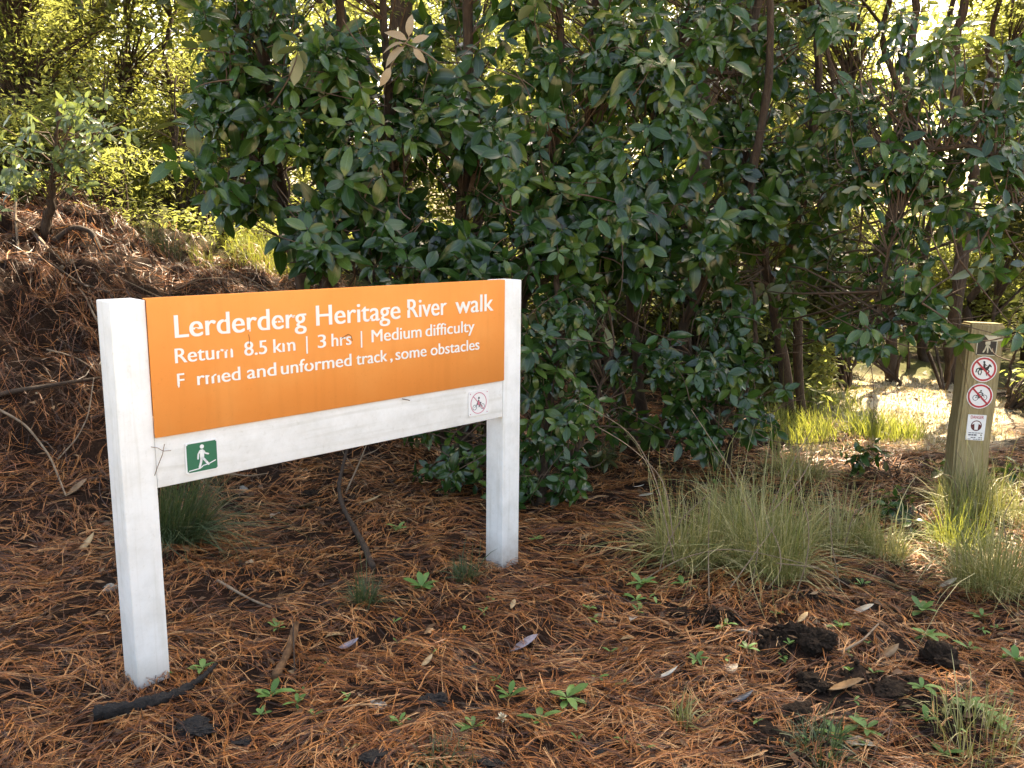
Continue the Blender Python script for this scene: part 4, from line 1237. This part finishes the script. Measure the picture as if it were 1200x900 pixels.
for k, (px, py, Y_, rw, rh, mt, lab) in enumerate(UG):
    c_ = W(px, py, Y_)
    b_ = np.array([c_[0], c_[1], float(G(c_[0], c_[1])) - .04])
    rr = np.random.default_rng(400 + k)
    pts = [b_, (b_ + c_) / 2 + rr.normal(0, .05, 3), c_ + np.array([0, 0, rh * .5])]
    lob = [(c_ + rr.normal(0, .45, 3) * np.array([rw, .6, rh]), (rw * .6, .5, rh * .55), 20 if py < 70 else 40) for q in range(8)]
    tree("undergrowth_bush", lab, b_, pts, lob, mt, (.05, .10), templ=(LANCE if k % 3 == 0 else DIAM), clump=16, spread=.11, seed=420 + k, r0=.02, r1=.008, gap_fn=in_gap, cat="bush", group="undergrowth bushes")

# the far wood closing the view
rr = np.random.default_rng(900)
lob = []
for q in range(330):
    x_ = rr.uniform(-26, 26); y_ = rr.uniform(19, 27)
    lob.append((np.array([x_, y_, rr.uniform(.3, 9.5) ** 1.0]), (1.5, 1.2, 1.0), 16))
C, P, R, S, var = small_foliage(rr, lob, (.2, .42), DIAM, 12, .35)
V, Fs, va = bulk([DIAM], np.zeros(len(P), int), P, R, S, var)
o = link("far_wood", mesh_np("far_wood", V, Fs, False, va), M['fine_leaf'])
tag(o, "sunlit far wood showing between the nearer trunks", "wood", None, "stuff")

# ------------------------------------------------------------------ grasses
def tussock(label, base, n, length, spread, mat, seed, stalks=(), group="grass tussocks", wid=.0016, lean=(0, 0)):
    r = np.random.default_rng(seed)
    base = np.asarray(base, float)
    t = thing("grass_tussock", label, "grass", base, 0, group)
    n = int(n * .95)
    ang = r.random(n) * 2 * math.pi
    L_ = length * r.uniform(.35, 1.1, n) * np.where(r.random(n) < .10, r.uniform(1.3, 2.0, n), 1)
    rad = spread * np.sqrt(r.random(n))
    out = r.uniform(.15, 1.3, n) * np.where(r.random(n) < .2, .3, 1)
    ox, oy = np.cos(ang) * rad, np.sin(ang) * rad
    ts = np.linspace(0, 1, 6)
    a2 = ang + r.normal(0, .9, n)
    P = np.zeros((n, 6, 3))
    kink = r.normal(0, .7, n)
    for k, t_ in enumerate(ts):
        hor = L_ * (out * t_ ** 1.35) * .85
        ab = a2 + kink * max(0, t_ - .45)
        P[:, k, 0] = ox + np.cos(ab) * hor + lean[0] * t_ * L_
        P[:, k, 1] = oy + np.sin(ab) * hor + lean[1] * t_ * L_
        P[:, k, 2] = L_ * (t_ * (1.05 - .28 * out) - .55 * out * t_ ** 2.3)
    gz = G(P[:, :, 0] + base[0], P[:, :, 1] + base[1]) - base[2]
    P[:, :, 2] = np.maximum(P[:, :, 2], 0) + np.maximum(gz, gz[:, :1]) * 1.0
    P[:, 0, 2] -= .01
    wdir = np.stack([-np.sin(a2 + r.normal(0, .6, n)), np.cos(a2), r.normal(0, .3, n)], -1)
    wd = wid * r.uniform(.6, 1.3, n)[:, None] * np.array([1, 1, .95, .8, .55, .12])[None]
    A = P + wdir[:, None, :] * wd[:, :, None]; B = P - wdir[:, None, :] * wd[:, :, None]
    V = np.stack([A, B], 2).reshape(-1, 3)
    b0 = np.arange(n)[:, None] * 12
    F = np.concatenate([b0 + np.array([2 * k, 2 * k + 1, 2 * k + 3, 2 * k + 2]) for k in range(5)])
    o = link("blades", mesh_np("blades", V, [F], False, np.repeat(r.beta(1.5, 1.5, n), 12)), M[mat], t)
    tag(o, None, None, None, "stuff")
    for pts in stalks:
        pts = np.asarray(pts, float)
        q = np.linspace(0, len(pts) - 1, 16)
        fine = np.stack([np.interp(q, np.arange(len(pts)), pts[:, k]) for k in range(3)], -1)
        for _ in range(4): fine[1:-1] = (fine[:-2] + 2 * fine[1:-1] + fine[2:]) / 4
        b_ = MB(); b_.tube(fine - base, np.linspace(.0028, .0016, 16), 5)
        b_.build("stalk", M['stick'], t, smooth=True)
    return t

def gp(px, py, dz=0.0):
    p_ = on_ground(px, py); p_[2] += dz
    return p_
def ST(*pp): return [W(a, b_, c_) for a, b_, c_ in pp]
tussock("large green and straw grass tussock right of the sign", gp(900, 672), 1000, .52, .17, 'grass', 501,
        [ST((880, 690, 3.5), (890, 640, 3.55), (884, 605, 3.55), (872, 585, 3.5)), ST((932, 700, 3.4), (948, 650, 3.4), (948, 605, 3.45), (930, 565, 3.5)),
         ST((855, 690, 3.4), (880, 655, 3.45), (908, 617, 3.5)), ST((900, 690, 3.4), (916, 670, 3.4), (914, 640, 3.45), (898, 610, 3.5)),
         ST((905, 600, 3.7), (940, 560, 3.8), (960, 520, 3.9)), ST((985, 690, 3.5), (975, 640, 3.5), (972, 600, 3.6)),
         ST((910, 660, 3.5), (960, 665, 3.4), (1000, 690, 3.3))])
tussock("green and straw grass tussock left of the largest tussock", gp(805, 664), 800, .46, .15, 'grass', 502,
        [ST((831, 705, 3.4), (830, 650, 3.5), (831, 588, 3.5)), ST((790, 660, 3.6), (770, 560, 3.7), (740, 505, 3.8), (683, 473, 3.9)), ST((773, 668, 3.6), (780, 640, 3.6), (800, 605, 3.6), (830, 580, 3.6)),
         ST((790, 640, 3.6), (780, 560, 3.7), (735, 520, 3.8), (700, 500, 3.9)), ST((740, 690, 3.6), (790, 655, 3.6), (850, 640, 3.6), (900, 650, 3.5), (960, 665, 3.5))])
tussock("grass tussock behind the two largest tussocks", gp(870, 628), 700, .42, .20, 'grass', 503, [ST((880, 600, 4.1), (850, 540, 4.2), (810, 480, 4.3)), ST((900, 600, 4.1), (930, 540, 4.2), (955, 498, 4.3))])
tussock("loose grass tussock leaning over the leaf litter left of the marker post", gp(985, 640), 650, .36, .17, 'grass', 504, [ST((990, 640, 4.0), (1000, 600, 4.0), (1030, 585, 4.0))])
tussock("small straw-green tussock at the tussock row's right end", gp(1036, 655), 420, .26, .10, 'grass', 505)
tussock("bright sunlit grass tussock at the right edge", gp(1165, 690), 900, .40, .17, 'grass', 506, [ST((1180, 640, 3.8), (1175, 605, 3.8), (1190, 580, 3.8))])
tussock("fresh yellow-green grass beside the right edge tussock", gp(1120, 640), 420, .30, .14, 'lit_grass', 507)
tussock("grass growing round the marker post's foot", gp(1128, 600), 520, .30, .15, 'grass', 508, [ST((1125, 590, 4.7), (1118, 560, 4.7), (1105, 555, 4.6)), ST((1140, 600, 4.6), (1128, 540, 4.7), (1120, 528, 4.7))])
tussock("tall thin grass in front of the marker post", gp(1142, 606), 420, .38, .14, 'grass', 533)
tussock("grass right of the marker post's foot", gp(1180, 610), 420, .32, .15, 'grass', 509)
tussock("dark green drooping tussock behind the sign's left post", gp(205, 628), 900, .42, .12, 'dark_grass', 510, lean=(.35, -.12))
tussock("dark tuft beneath the foliage right of the sign post", gp(705, 545), 260, .26, .08, 'dark_grass', 511)
tussock("small dark green tuft between the sign posts", gp(428, 706), 200, .16, .05, 'dark_grass', 512)
tussock("short grass tuft left of the right sign post", gp(545, 678), 160, .12, .05, 'dark_grass', 513)
tussock("thin grass tuft below the sign in the near litter", gp(800, 850), 0 + 60, .14, .03, 'grass', 514)
tussock("green grass tuft in the lower right corner", gp(1140, 860), 220, .16, .12, 'grass', 515)
tussock("grass tuft at the bottom edge near the dark soil", gp(960, 885), 160, .14, .08, 'dark_grass', 516)
tussock("small green tuft at the bottom edge under the sign", gp(520, 895), 160, .07, .08, 'dark_grass', 517)
tussock("pale grass tuft beside the shaded path edge", gp(930, 560), 420, .34, .2, 'grass', 518)
tussock("fern-like dark grass on the crest of the bank", gp(190, 292), 260, .34, .16, 'dark_grass', 519)
tussock("sunlit grass clump on the bank above the sign panel", gp(300, 305), 420, .30, .22, 'lit_grass', 521)
tussock("sunlit grass clump beside the arching shrub's stems", gp(335, 312), 360, .26, .2, 'lit_grass', 522)
tussock("bright grass tuft on the bank crest", gp(236, 306), 150, .20, .12, 'lit_grass', 520)
r = np.random.default_rng(77)
def patch(name, label, centres, n, hgt, mat, wid=.003):
    V_, F_, va_, k0 = [], [], [], 0
    for (cx, cy, rx, ry) in centres:
        q = unit(r.normal(0, 1, (n, 2))) * np.sqrt(r.random(n))[:, None]
        x_ = cx + q[:, 0] * rx; y_ = cy + q[:, 1] * ry
        z_ = G(x_, y_)
        h_ = hgt * r.uniform(.4, 1.2, n); a_ = r.random(n) * 6.28; ln = r.uniform(.1, .8, n)
        p0 = np.stack([x_, y_, z_ - .01], -1)
        dv = np.stack([np.cos(a_) * ln, np.sin(a_) * ln, np.ones(n)], -1) * h_[:, None]
        p1 = p0 + dv * .55
        p2 = p0 + dv * np.array([1.2, 1.2, .85])
        w_ = np.stack([-np.sin(a_ + .5), np.cos(a_ + .5), np.zeros(n)], -1) * wid
        V = np.stack([p0 - w_, p0 + w_, p1 - w_ * .8, p1 + w_ * .8, p2], 1).reshape(-1, 3)
        b0 = np.arange(n)[:, None] * 5 + k0
        V_.append(V); F_.append(np.concatenate([b0 + np.array([0, 1, 3]), b0 + np.array([0, 3, 2]), b0 + np.array([2, 3, 4])]))
        va_.append(np.repeat(r.beta(1.6, 1.6, n), 5)); k0 += n * 5
    o = link(name, mesh_np(name, np.concatenate(V_), [np.concatenate(F_)], False, np.concatenate(va_)), M[mat])
    tag(o, label, "grass", None, "stuff")
patch("path_grass", "sunlit short grass growing along the path", [(2.6, 7.6, .45, .7), (2.7, 8.8, .6, .7), (4.9, 7.2, .5, .9), (3.6, 11.2, 1.5, .9), (2.2, 6.6, .35, .35), (4.5, 6.2, .5, .5), (2.3, 9.2, .5, .8), (2.9, 6.6, .3, .3)], 700, .22, 'lit_grass')
M['straw'] = leaf_mat("dry_straw", [(0, (.16, .12, .06)), (.5, (.38, .31, .18)), (1, (.60, .54, .38))], transl=.25, tcol=(.5, .42, .2), rough=.55, spec=.3, mottled=0)
patch("path_straw", "pale dry straw and leaf litter on the sunlit path", [(3.3, 6.8, .7, .5), (3.6, 7.6, .9, .7), (3.9, 8.6, .9, .6), (2.7, 6.2, .6, .4)], 1500, .05, 'straw', .005)
patch("bank_grass", "sunlit grass on the level ground behind the bank", [(-3.2, 10.6, 1.0, .8), (-2.4, 9.2, .6, .6), (-4.6, 9.6, .7, .6), (-3.9, 11.8, 1.6, .9), (-2.0, 11.0, .8, .8)], 900, .30, 'lit_grass', .004)
tussock("dark grass clump left of the sunny path", gp(945, 432), 420, .5, .22, 'grass', 530)
tussock("grass clump at the path's far left side", gp(985, 412), 420, .5, .25, 'grass', 531)
tussock("small dark burnt-looking tuft in the middle of the path", gp(1013, 508), 260, .24, .07, 'dark_grass', 532)

# ------------------------------------------------------------------ weeds
SPAT = [leaf_template(.36, .10, .25, wide_at=.6, tip=.6), leaf_template(.30, .12, .45, tip=.7, wave=.02), leaf_template(.40, .06, .15, tip=.55)]
WM = []
for k in range(3):
    for q in range(3):
        me = mesh_np("weed_leaf", SPAT[k][0], [SPAT[k][1]], True, np.full(len(SPAT[k][0]), .15 + .35 * q)); me.materials.append(M['weed']); WM.append(me)
def weed(px, py, n, size, label, seed, flat=.5):
    r = np.random.default_rng(seed)
    b_ = gp(px, py)
    t = thing("weed", label, "weed", b_, r.random() * 6, "small weeds in the needle litter")
    for k in range(n):
        az = k * 2.4 + r.normal(0, .25); el = r.uniform(.15, 1.1) * (1 - flat) + r.uniform(.1, .5)
        d = np.array([[math.cos(az) * math.cos(el), math.sin(az) * math.cos(el), math.sin(el)]])
        R = basis(d, np.array([[0, 0, 1.]]) - d * .2)[0]
        s = size * r.uniform(.6, 1.15)
        o = bpy.data.objects.new("leaf", WM[r.integers(0, 9)])
        o.parent = t
        o.matrix_local = Matrix([[*(R[0] * s), 0], [*(R[1] * s), 0], [*(R[2] * s), .012 + .012 * r.random()], [0, 0, 0, 1]])
        col.objects.link(o)
WEEDS = [(494, 693, 11, .085, "bright rosette weed between the sign posts"), (467, 624, 8, .075, "pale green weed far behind the rail"), (186, 796, 4, .05, "small weed at the foot of the left post"), (238, 790, 7, .06, "weed just right of the left post's foot"),
         (325, 742, 7, .05, "small weed beside the brown bark piece"), (318, 822, 7, .07, "leggy weed below the brown bark piece"), (348, 830, 5, .05, "pale weed right of the leggy weed"), (468, 852, 5, .05, "weed left of the white flower"),
         (555, 858, 6, .055, "weed just left below the white flower"), (597, 822, 6, .065, "round-leaved weed above the white flower"), (632, 850, 6, .065, "weed right of the white flower"), (664, 825, 8, .075, "tall narrow weed in the middle foreground"),
         (628, 636, 5, .06, "weed right behind the right post's foot"), (752, 690, 7, .07, "weed left of the grass tussocks"), (690, 720, 5, .04, "dull weed in the litter right of the sign"), (745, 708, 6, .06, "flat weed above the curled pale leaf"),
         (800, 690, 6, .06, "weed at the foot of the left tussock"), (815, 780, 5, .045, "weed left of the cream leaf"), (850, 738, 4, .05, "small weed near the dark soil's top edge"), (875, 766, 4, .05, "pale weed beside the cream leaf"),
         (838, 572, 4, .05, "weed glimpsed under the low shrub"), (985, 740, 5, .06, "weed above the dark soil"), (1080, 720, 8, .08, "leafy weed left of the right edge tussock"), (1085, 750, 7, .07, "weed above the black clod"), (1010, 690, 5, .05, "weed by the pale fallen leaf"),
         (1135, 765, 5, .06, "upright weed right of the black clod"), (1080, 812, 6, .06, "weed below the black clod"), (980, 870, 8, .08, "bright weed at the bottom of the dark soil"), (1015, 862, 7, .06, "weed right of the bottom bright weed"), (1085, 850, 4, .05, "small weed under the dark soil's right side"),
         (1135, 835, 7, .07, "weed in the lower right litter"), (1165, 850, 7, .07, "weed near the lower right corner"), (1190, 780, 6, .07, "weed at the right edge"), (925, 760, 4, .04, "tiny weed beside the soil hole"), (1105, 890, 5, .06, "weed at the bottom edge on the right"), (1150, 728, 5, .06, "weed under the right edge tussock")]
for k, (a, b_, n, s, lab) in enumerate(WEEDS):
    weed(a, b_, n, s, lab, 600 + k)

# white flower
fl = gp(588, 850)
t = thing("white_flower", "small white flower head among the weeds in front", "flower", fl)
pm = MB(); rr = np.random.default_rng(9)
for k in range(26):
    az, el = rr.random() * 6.28, rr.uniform(.1, 1.3)
    d = np.array([[math.cos(az) * math.cos(el), math.sin(az) * math.cos(el), math.sin(el)]])
    R = basis(d, np.array([[0, 0, 1.2]]))[0]
    V = (DIAM[0] * .022) @ R.T + np.array([0, 0, .02])
    pm.add(V, DIAM[1])
pm.build("petals", M['cream'], t)
b_ = MB(); b_.tube([(0, 0, -.01), (0, 0, .022)], .002, 5); b_.build("stem", M['weed'], t)

# ------------------------------------------------------------------ fallen leaves, char, sticks, clods
def flat_mat(name, c, rough=.55):
    return simple_mat(name, [(.25, tuple(v * .65 for v in c)), (.55, c), (.85, tuple(min(1, v * 1.25) for v in c))], 45, rough, .35, spec=.4)
M['leaf_grey'] = flat_mat("grey_purple_leaf", (.27, .24, .27))
M['leaf_cream'] = flat_mat("cream_dead_leaf", (.50, .45, .36))
M['leaf_brown'] = flat_mat("brown_dead_leaf", (.27, .17, .09))
M['leaf_tan'] = flat_mat("tan_dead_leaf", (.42, .29, .15))
M['leaf_dark'] = flat_mat("dark_wet_leaf", (.07, .075, .085), .3)
DEAD = [leaf_template(.42, .14, -.22, seg=7, tip=.9), leaf_template(.50, .22, .25, seg=7, tip=.8), leaf_template(.36, -.12, -.15, seg=7)]
FALL = [(614, 762, .115, .3, 'leaf_grey', 0, "grey-purple fallen leaf in the middle of the litter"), (857, 787, .085, 1.2, 'leaf_cream', 1, "curled cream fallen leaf left of the dark soil"), (742, 728, .065, 1.0, 'leaf_cream', 1, "pale curled leaf under the flat weed"),
        (990, 812, .125, -.35, 'leaf_brown', 0, "brown fallen leaf lying on the dark soil"), (866, 824, .10, .1, 'leaf_dark', 2, "dark wet leaf left of the soil patch"), (780, 795, .09, -.1, 'leaf_cream', 2, "slim pale leaf in the right foreground litter"),
        (1008, 722, .11, -.15, 'leaf_cream', 0, "pale fallen leaf above the dark soil"), (872, 744, .08, -.4, 'leaf_cream', 1, "cream leaf beside the soil hole"), (408, 760, .09, .1, 'leaf_grey', 2, "grey leaf below the tan leaf"), (392, 748, .075, .4, 'leaf_tan', 1, "tan leaf right of the brown bark piece"),
        (360, 598, .16, -.5, 'leaf_brown', 0, "brown leaf behind the rail in the needles"), (432, 590, .16, -.1, 'leaf_tan', 2, "long tan leaf behind the rail"), (755, 585, .10, -.3, 'leaf_cream', 0, "white fallen leaf under the shrub's edge"), (748, 573, .07, 0, 'leaf_cream', 2, "tiny white leaf under the shrub's edge"),
        (500, 780, .06, .9, 'leaf_tan', 2, "small orange-tan leaf among the needles"), (601, 714, .05, 1.2, 'leaf_tan', 0, "little orange leaf left of centre litter"), (1005, 875, .10, -.2, 'leaf_cream', 1, "pale leaf under the bottom right weed"), (735, 752, .06, .0, 'leaf_tan', 1, "little tan leaf near the grey-purple leaf"),
        (90, 578, .13, .8, 'leaf_brown', 0, "brown leaf on the bank left of the post"), (100, 642, .12, 1.0, 'leaf_tan', 2, "yellowish leaf just left of the left post"), (322, 606, .09, 1.3, 'leaf_cream', 1, "upturned pale leaf behind the walking plate"), (1040, 770, .10, .3, 'leaf_brown', 2, "slim brown leaf left of the black clod"),
        (940, 730, .06, .5, 'leaf_tan', 0, "small tan leaf near the soil's top"), (1110, 690, .10, .1, 'leaf_cream', 0, "dry pale leaf in front of the right tussock"), (690, 668, .08, .4, 'leaf_brown', 1, "brown leaf between right post and tussocks")]
for k, (px, py, s, az, mt, sh, lab) in enumerate(FALL):
    q = gp(px, py, .018)
    rr = np.random.default_rng(700 + k)
    tv, tf = DEAD[sh]
    V = tv * s; V[:, 1] -= s * .5
    top = mesh_np("fallen_leaf", V, [tf], True, np.full(len(V), .5))
    o = link("fallen_leaf", top, M[mt], None, q)
    o.rotation_euler = (rr.normal(.25, .12), rr.normal(0, .15), az - math.pi / 2)
    sm = o.modifiers.new("thickness", 'SOLIDIFY'); sm.thickness = .0012
    tag(o, lab, "leaf", "fallen leaves on the litter")

def lump(name, label, q, size, mat, seed, cat, sub=4, amp=.62, rz=0.0, group=None):
    bm = bmesh.new()
    bmesh.ops.create_icosphere(bm, subdivisions=sub, radius=1)
    rr = np.random.default_rng(seed); o_ = rr.random(3) * 50
    for v in bm.verts:
        a = np.array(v.co)
        n_ = noise(a[0] * 1.3 + o_[0], a[1] * 1.3 + a[2] + o_[1], 1, seed) - .5 + .5 * (noise(a[0] * 3 + o_[1], a[2] * 3 + a[1] * 2, 1, seed + 1) - .5) + .55 * (noise(a[1] * 5 + o_[2], a[2] * 5 + a[0] * 4, 1, seed + 2) - .5) + .45 * (noise(a[0] * 11 + o_[2], a[1] * 11 + a[2] * 9, 1, seed + 3) - .5)
        v.co = Vector(a * (1 + amp * n_) * np.array(size))
    me = bpy.data.meshes.new(name); bm.to_mesh(me); bm.free()
    o = link(name, me, M[mat], None, q)
    o.rotation_euler = (0, 0, rz)
    tag(o, label, cat, group)
    return o
for k, (px, py, sz, mt, nm, cat, rz, lab) in enumerate([
    (508, 825, (.052, .038, .022), 'charcoal', "charcoal_lump", "charcoal", .2, "black charcoal lump above the weed left of the flower"), (550, 790, (.050, .030, .018), 'charcoal', "charcoal_lump", "charcoal", .1, "flat black charcoal lump below centre"),
    (226, 856, (.075, .040, .022), 'charcoal', "charcoal_lump", "charcoal", -.1, "black charcoal slab right of the charred stick"), (285, 876, (.035, .028, .018), 'charcoal', "charcoal_lump", "charcoal", .3, "small dark charcoal lump near the bottom left"),
    (440, 892, (.045, .03, .018), 'charcoal', "charcoal_lump", "charcoal", .3, "dark charcoal lump at the bottom edge"), (570, 899, (.05, .025, .016), 'charcoal', "charcoal_lump", "charcoal", 0, "black char sliver at the bottom edge under the flower"),
    (1098, 782, (.062, .055, .060), 'soil', "soil_clod", "clod", .1, "round black clod right of the dark soil"), (440, 830, (.030, .022, .014), 'grey_stone', "stone", "stone", .1, "small grey stone in the front litter"), (935, 838, (.07, .05, .03), 'soil', "soil_clod", "clod", .5, "dark clod at the soil's lower left"),
    (950, 800, (.06, .05, .03), 'soil', "soil_clod", "clod", .5, "dark clod left of the brown fallen leaf"), (925, 745, (.085, .06, .05), 'soil', "soil_clod", "clod", .2, "big dark clod at the top of the dug soil"), (958, 752, (.06, .05, .045), 'soil', "soil_clod", "clod", .2, "dark clod beside the big clod"),
    (985, 690, (.05, .04, .035), 'soil', "soil_clod", "clod", .2, "dark clod in front of the largest tussock"), (1010, 688, (.055, .045, .03), 'soil', "soil_clod", "clod", .9, "dark clod right below the tussock row"), (1040, 812, (.07, .05, .03), 'soil', "soil_clod", "clod", .9, "dark clod right of the brown fallen leaf"),
    (1010, 745, (.035, .03, .025), 'soil', "soil_clod", "clod", .9, "small dark clod above the dug soil"), (800, 720, (.05, .035, .02), 'soil', "soil_clod", "clod", .4, "flat dark clod under the left tussock"), (910, 870, (.05, .09, .03), 'soil', "soil_clod", "clod", .2, "long dark clod at the bottom edge"),
    (365, 582, (.05, .04, .03), 'soil', "soil_clod", "clod", .4, "grey clod behind the rail above the brown leaf"), (700, 890, (.03, .025, .018), 'charcoal', "charcoal_lump", "charcoal", .4, "dark lump at the bottom edge right of the flower"),
    (130, 690, (.03, .02, .015), 'grey_stone', "stone", "stone", 0, "small stone left of the left post"), (285, 575, (.022, .02, .015), 'grey_stone', "stone", "stone", 0, "pale pebble under the walking plate")]):
    q = gp(px, py); q[2] += sz[2] * (.05 if nm == 'soil_clod' and px != 1098 else .4)
    lump(nm, lab, q, sz, mt, 800 + k, cat, rz=rz)

def stick(name, label, pts, r0, r1, mat, cat="stick", seed=0, sides=7, bump=.12, group=None, twigs=(), jit=0.08, rings=5):
    rr = np.random.default_rng(seed)
    pts = np.asarray(pts, float)
    base = pts[0].copy()
    q = np.linspace(0, len(pts) - 1, max(12, len(pts) * rings))
    fine = np.stack([np.interp(q, np.arange(len(pts)), pts[:, k]) for k in range(3)], -1)
    for _ in range(3): fine[1:-1] = (fine[:-2] + 2 * fine[1:-1] + fine[2:]) / 4
    b_ = MB(); b_.tube(fine - base, np.linspace(r0, r1, len(fine)) * rr.uniform(1 - bump, 1 + bump, len(fine)), sides, jit=jit)
    for tw in twigs:
        tw = np.asarray(tw, float)
        b_.tube(tw - base, np.linspace(r1 * 1.1, r1 * .5, len(tw)), 5)
    o = b_.build(name, M[mat], None, base, smooth=True)
    tag(o, label, cat, group)
    return o
def gs(*pp):
    return [gp(a, b_, dz) for a, b_, dz in pp]
stick("charred_stick", "charred black stick lying in front of the left post", gs((112, 846, .03), (160, 838, .03), (205, 824, .028), (235, 806, .03), (255, 792, .045)), .024, .005, 'charcoal', "stick", 1, 14, .20, jit=.20, rings=8)
stick("bark_piece", "brown curved bark piece standing in the needles", gs((322, 800, .02), (332, 786, .03), (341, 768, .04), (348, 745, .05)), .016, .012, 'brown_bark', "bark", 2, 8, .2)
stick("dry_stick", "long pale stick sloping down the bank at the left edge", gs((-20, 480, .05), (30, 508, .06), (60, 545, .05), (78, 590, .04)), .008, .004, 'stick', "stick", 3)
stick("dry_stick", "thick weathered branch lying across the bank", gs((-30, 480, .05), (20, 470, .06), (70, 462, .06), (118, 452, .05)), .017, .008, 'dark_stick', "branch", 4)
stick("dark_root", "dark arched root on the crest of the bank", gs((62, 292, .05), (85, 284, .12), (108, 288, .12), (119, 300, .03)), .024, .020, 'dark_stick', "root", 5)
stick("dark_branch", "dark thin branch leaning down behind the rail", [gp(438, 668, .01), gp(424, 640, .03), gp(402, 612, .08), W(396, 570, 4.6), W(405, 535, 4.7), W(412, 500, 4.8)], .016, .007, 'dark_stick', "branch", 6)
stick("dark_stick", "dark stick lying flat behind the left half of the rail", gs((275, 646, .01), (310, 646, .012), (345, 642, .012), (385, 645, .012)), .010, .005, 'dark_stick', "stick", 7)
stick("dry_stick", "curved pale twig between the posts in the needles", gs((255, 684, .015), (280, 700, .02), (300, 710, .018), (318, 716, .015)), .007, .004, 'stick', "stick", 8)
stick("dry_stick", "thin pale twig on the bank beside the left post", gs((68, 545, .03), (92, 530, .08), (106, 510, .12), (112, 470, .14)), .004, .003, 'stick', "stick", 9)
stick("dry_stick", "pale twig standing on the left bank", gs((22, 300, .02), (20, 275, .15), (24, 262, .3)), .010, .006, 'stick', "stick", 10)
stick("dry_stick", "sunlit broken stick on the bank crest", gs((30, 270, .05), (48, 290, .06), (75, 322, .05)), .018, .010, 'stick', "stick", 11)
stick("dry_stick", "grey dead twigs hanging behind the rail's middle", [gp(405, 580, .01), W(420, 545, 4.9), W(432, 515, 5.0)], .006, .003, 'stick', "stick", 12, twigs=[[W(415, 550, 4.9), W(402, 530, 4.9), W(398, 515, 4.9)], [W(424, 535, 4.95), W(440, 528, 5.0), W(450, 520, 5.0)]])
stick("dry_stick", "thin stick poking up beside the brown bark piece", gs((346, 802, .0), (345, 775, .04), (344, 745, .08)), .003, .002, 'dark_stick', "stick", 13)
stick("dry_stick", "bare stick crossing the dark soil", gs((985, 770, .02), (1010, 762, .04), (1028, 745, .05)), .005, .003, 'stick', "stick", 14)
rr = np.random.default_rng(55)
places = ["low on the bank", "half way up the bank", "high on the bank", "at the bank's left side", "near the bank's crest"]
for k in range(22):
    x_, y_ = rr.uniform(-3.6, -1.5), rr.uniform(4.0, 7.2)
    a = rr.uniform(-.9, .9) + (math.pi if rr.random() < .5 else 0); l = rr.uniform(.25, .8)
    P = []
    for q in np.linspace(0, 1, 4):
        xx, yy = x_ + math.cos(a) * l * q, y_ + math.sin(a) * l * q
        P.append((xx, yy, float(G(xx, yy)) + .03 + rr.uniform(0, .05)))
    stick("fallen_twig", "thin dry twig fallen among needles on the left bank", P, rr.uniform(.004, .011), .003, 'stick' if k % 3 else 'dark_stick', "twig", 900 + k, 5, group="twigs fallen on the left bank")

# crumbs of dug soil round the clods (uncountable)
rr = np.random.default_rng(66)
cr = MB()
OCT = np.array([[1, 0, 0], [-1, 0, 0], [0, 1, 0], [0, -1, 0], [0, 0, 1], [0, 0, -1]], float)
OF = np.array([(0, 2, 4), (2, 1, 4), (1, 3, 4), (3, 0, 4), (2, 0, 5), (1, 2, 5), (3, 1, 5), (0, 3, 5)])
for a, b_, rx, ry in SOIL:
    for k in range(260):
        q = rr.normal(0, .62, 2)
        x_, y_ = a + q[0] * rx, b_ + q[1] * ry
        s_ = .003 + .011 * rr.random() ** 3
        cr.add(OCT * rr.uniform(.6, 1.3, (6, 1)) * s_ + np.array([x_, y_, float(G(x_, y_)) + s_ * .5]), OF)
o = cr.build("soil_crumbs", M['soil'])
tag(o, "loose black soil crumbs around the dug patch at lower right", "soil", None, "stuff")
for k in range(52):
    if k < 36: px_, py_ = rr.uniform(700, 1195), rr.uniform(700, 890)
    else: px_, py_ = rr.uniform(300, 700), rr.uniform(700, 890)
    q = gp(px_, py_)
    t = thing("tiny_seedling", "tiny green seedling sprouting among the needles in front", "seedling", q, rr.random() * 6, "tiny seedlings in the front litter")
    for j in range(rr.integers(2, 5)):
        az = j * 2.2 + rr.normal(0, .3); el = rr.uniform(.2, 1.0)
        d = np.array([[math.cos(az) * math.cos(el), math.sin(az) * math.cos(el), math.sin(el)]])
        R = basis(d, np.array([[0, 0, 1.]]) - d * .2)[0]; s_ = rr.uniform(.018, .038)
        o = bpy.data.objects.new("leaf", WM[rr.integers(0, 9)]); o.parent = t
        o.matrix_local = Matrix([[*(R[0] * s_), 0], [*(R[1] * s_), 0], [*(R[2] * s_), .015], [0, 0, 0, 1]]); col.objects.link(o)
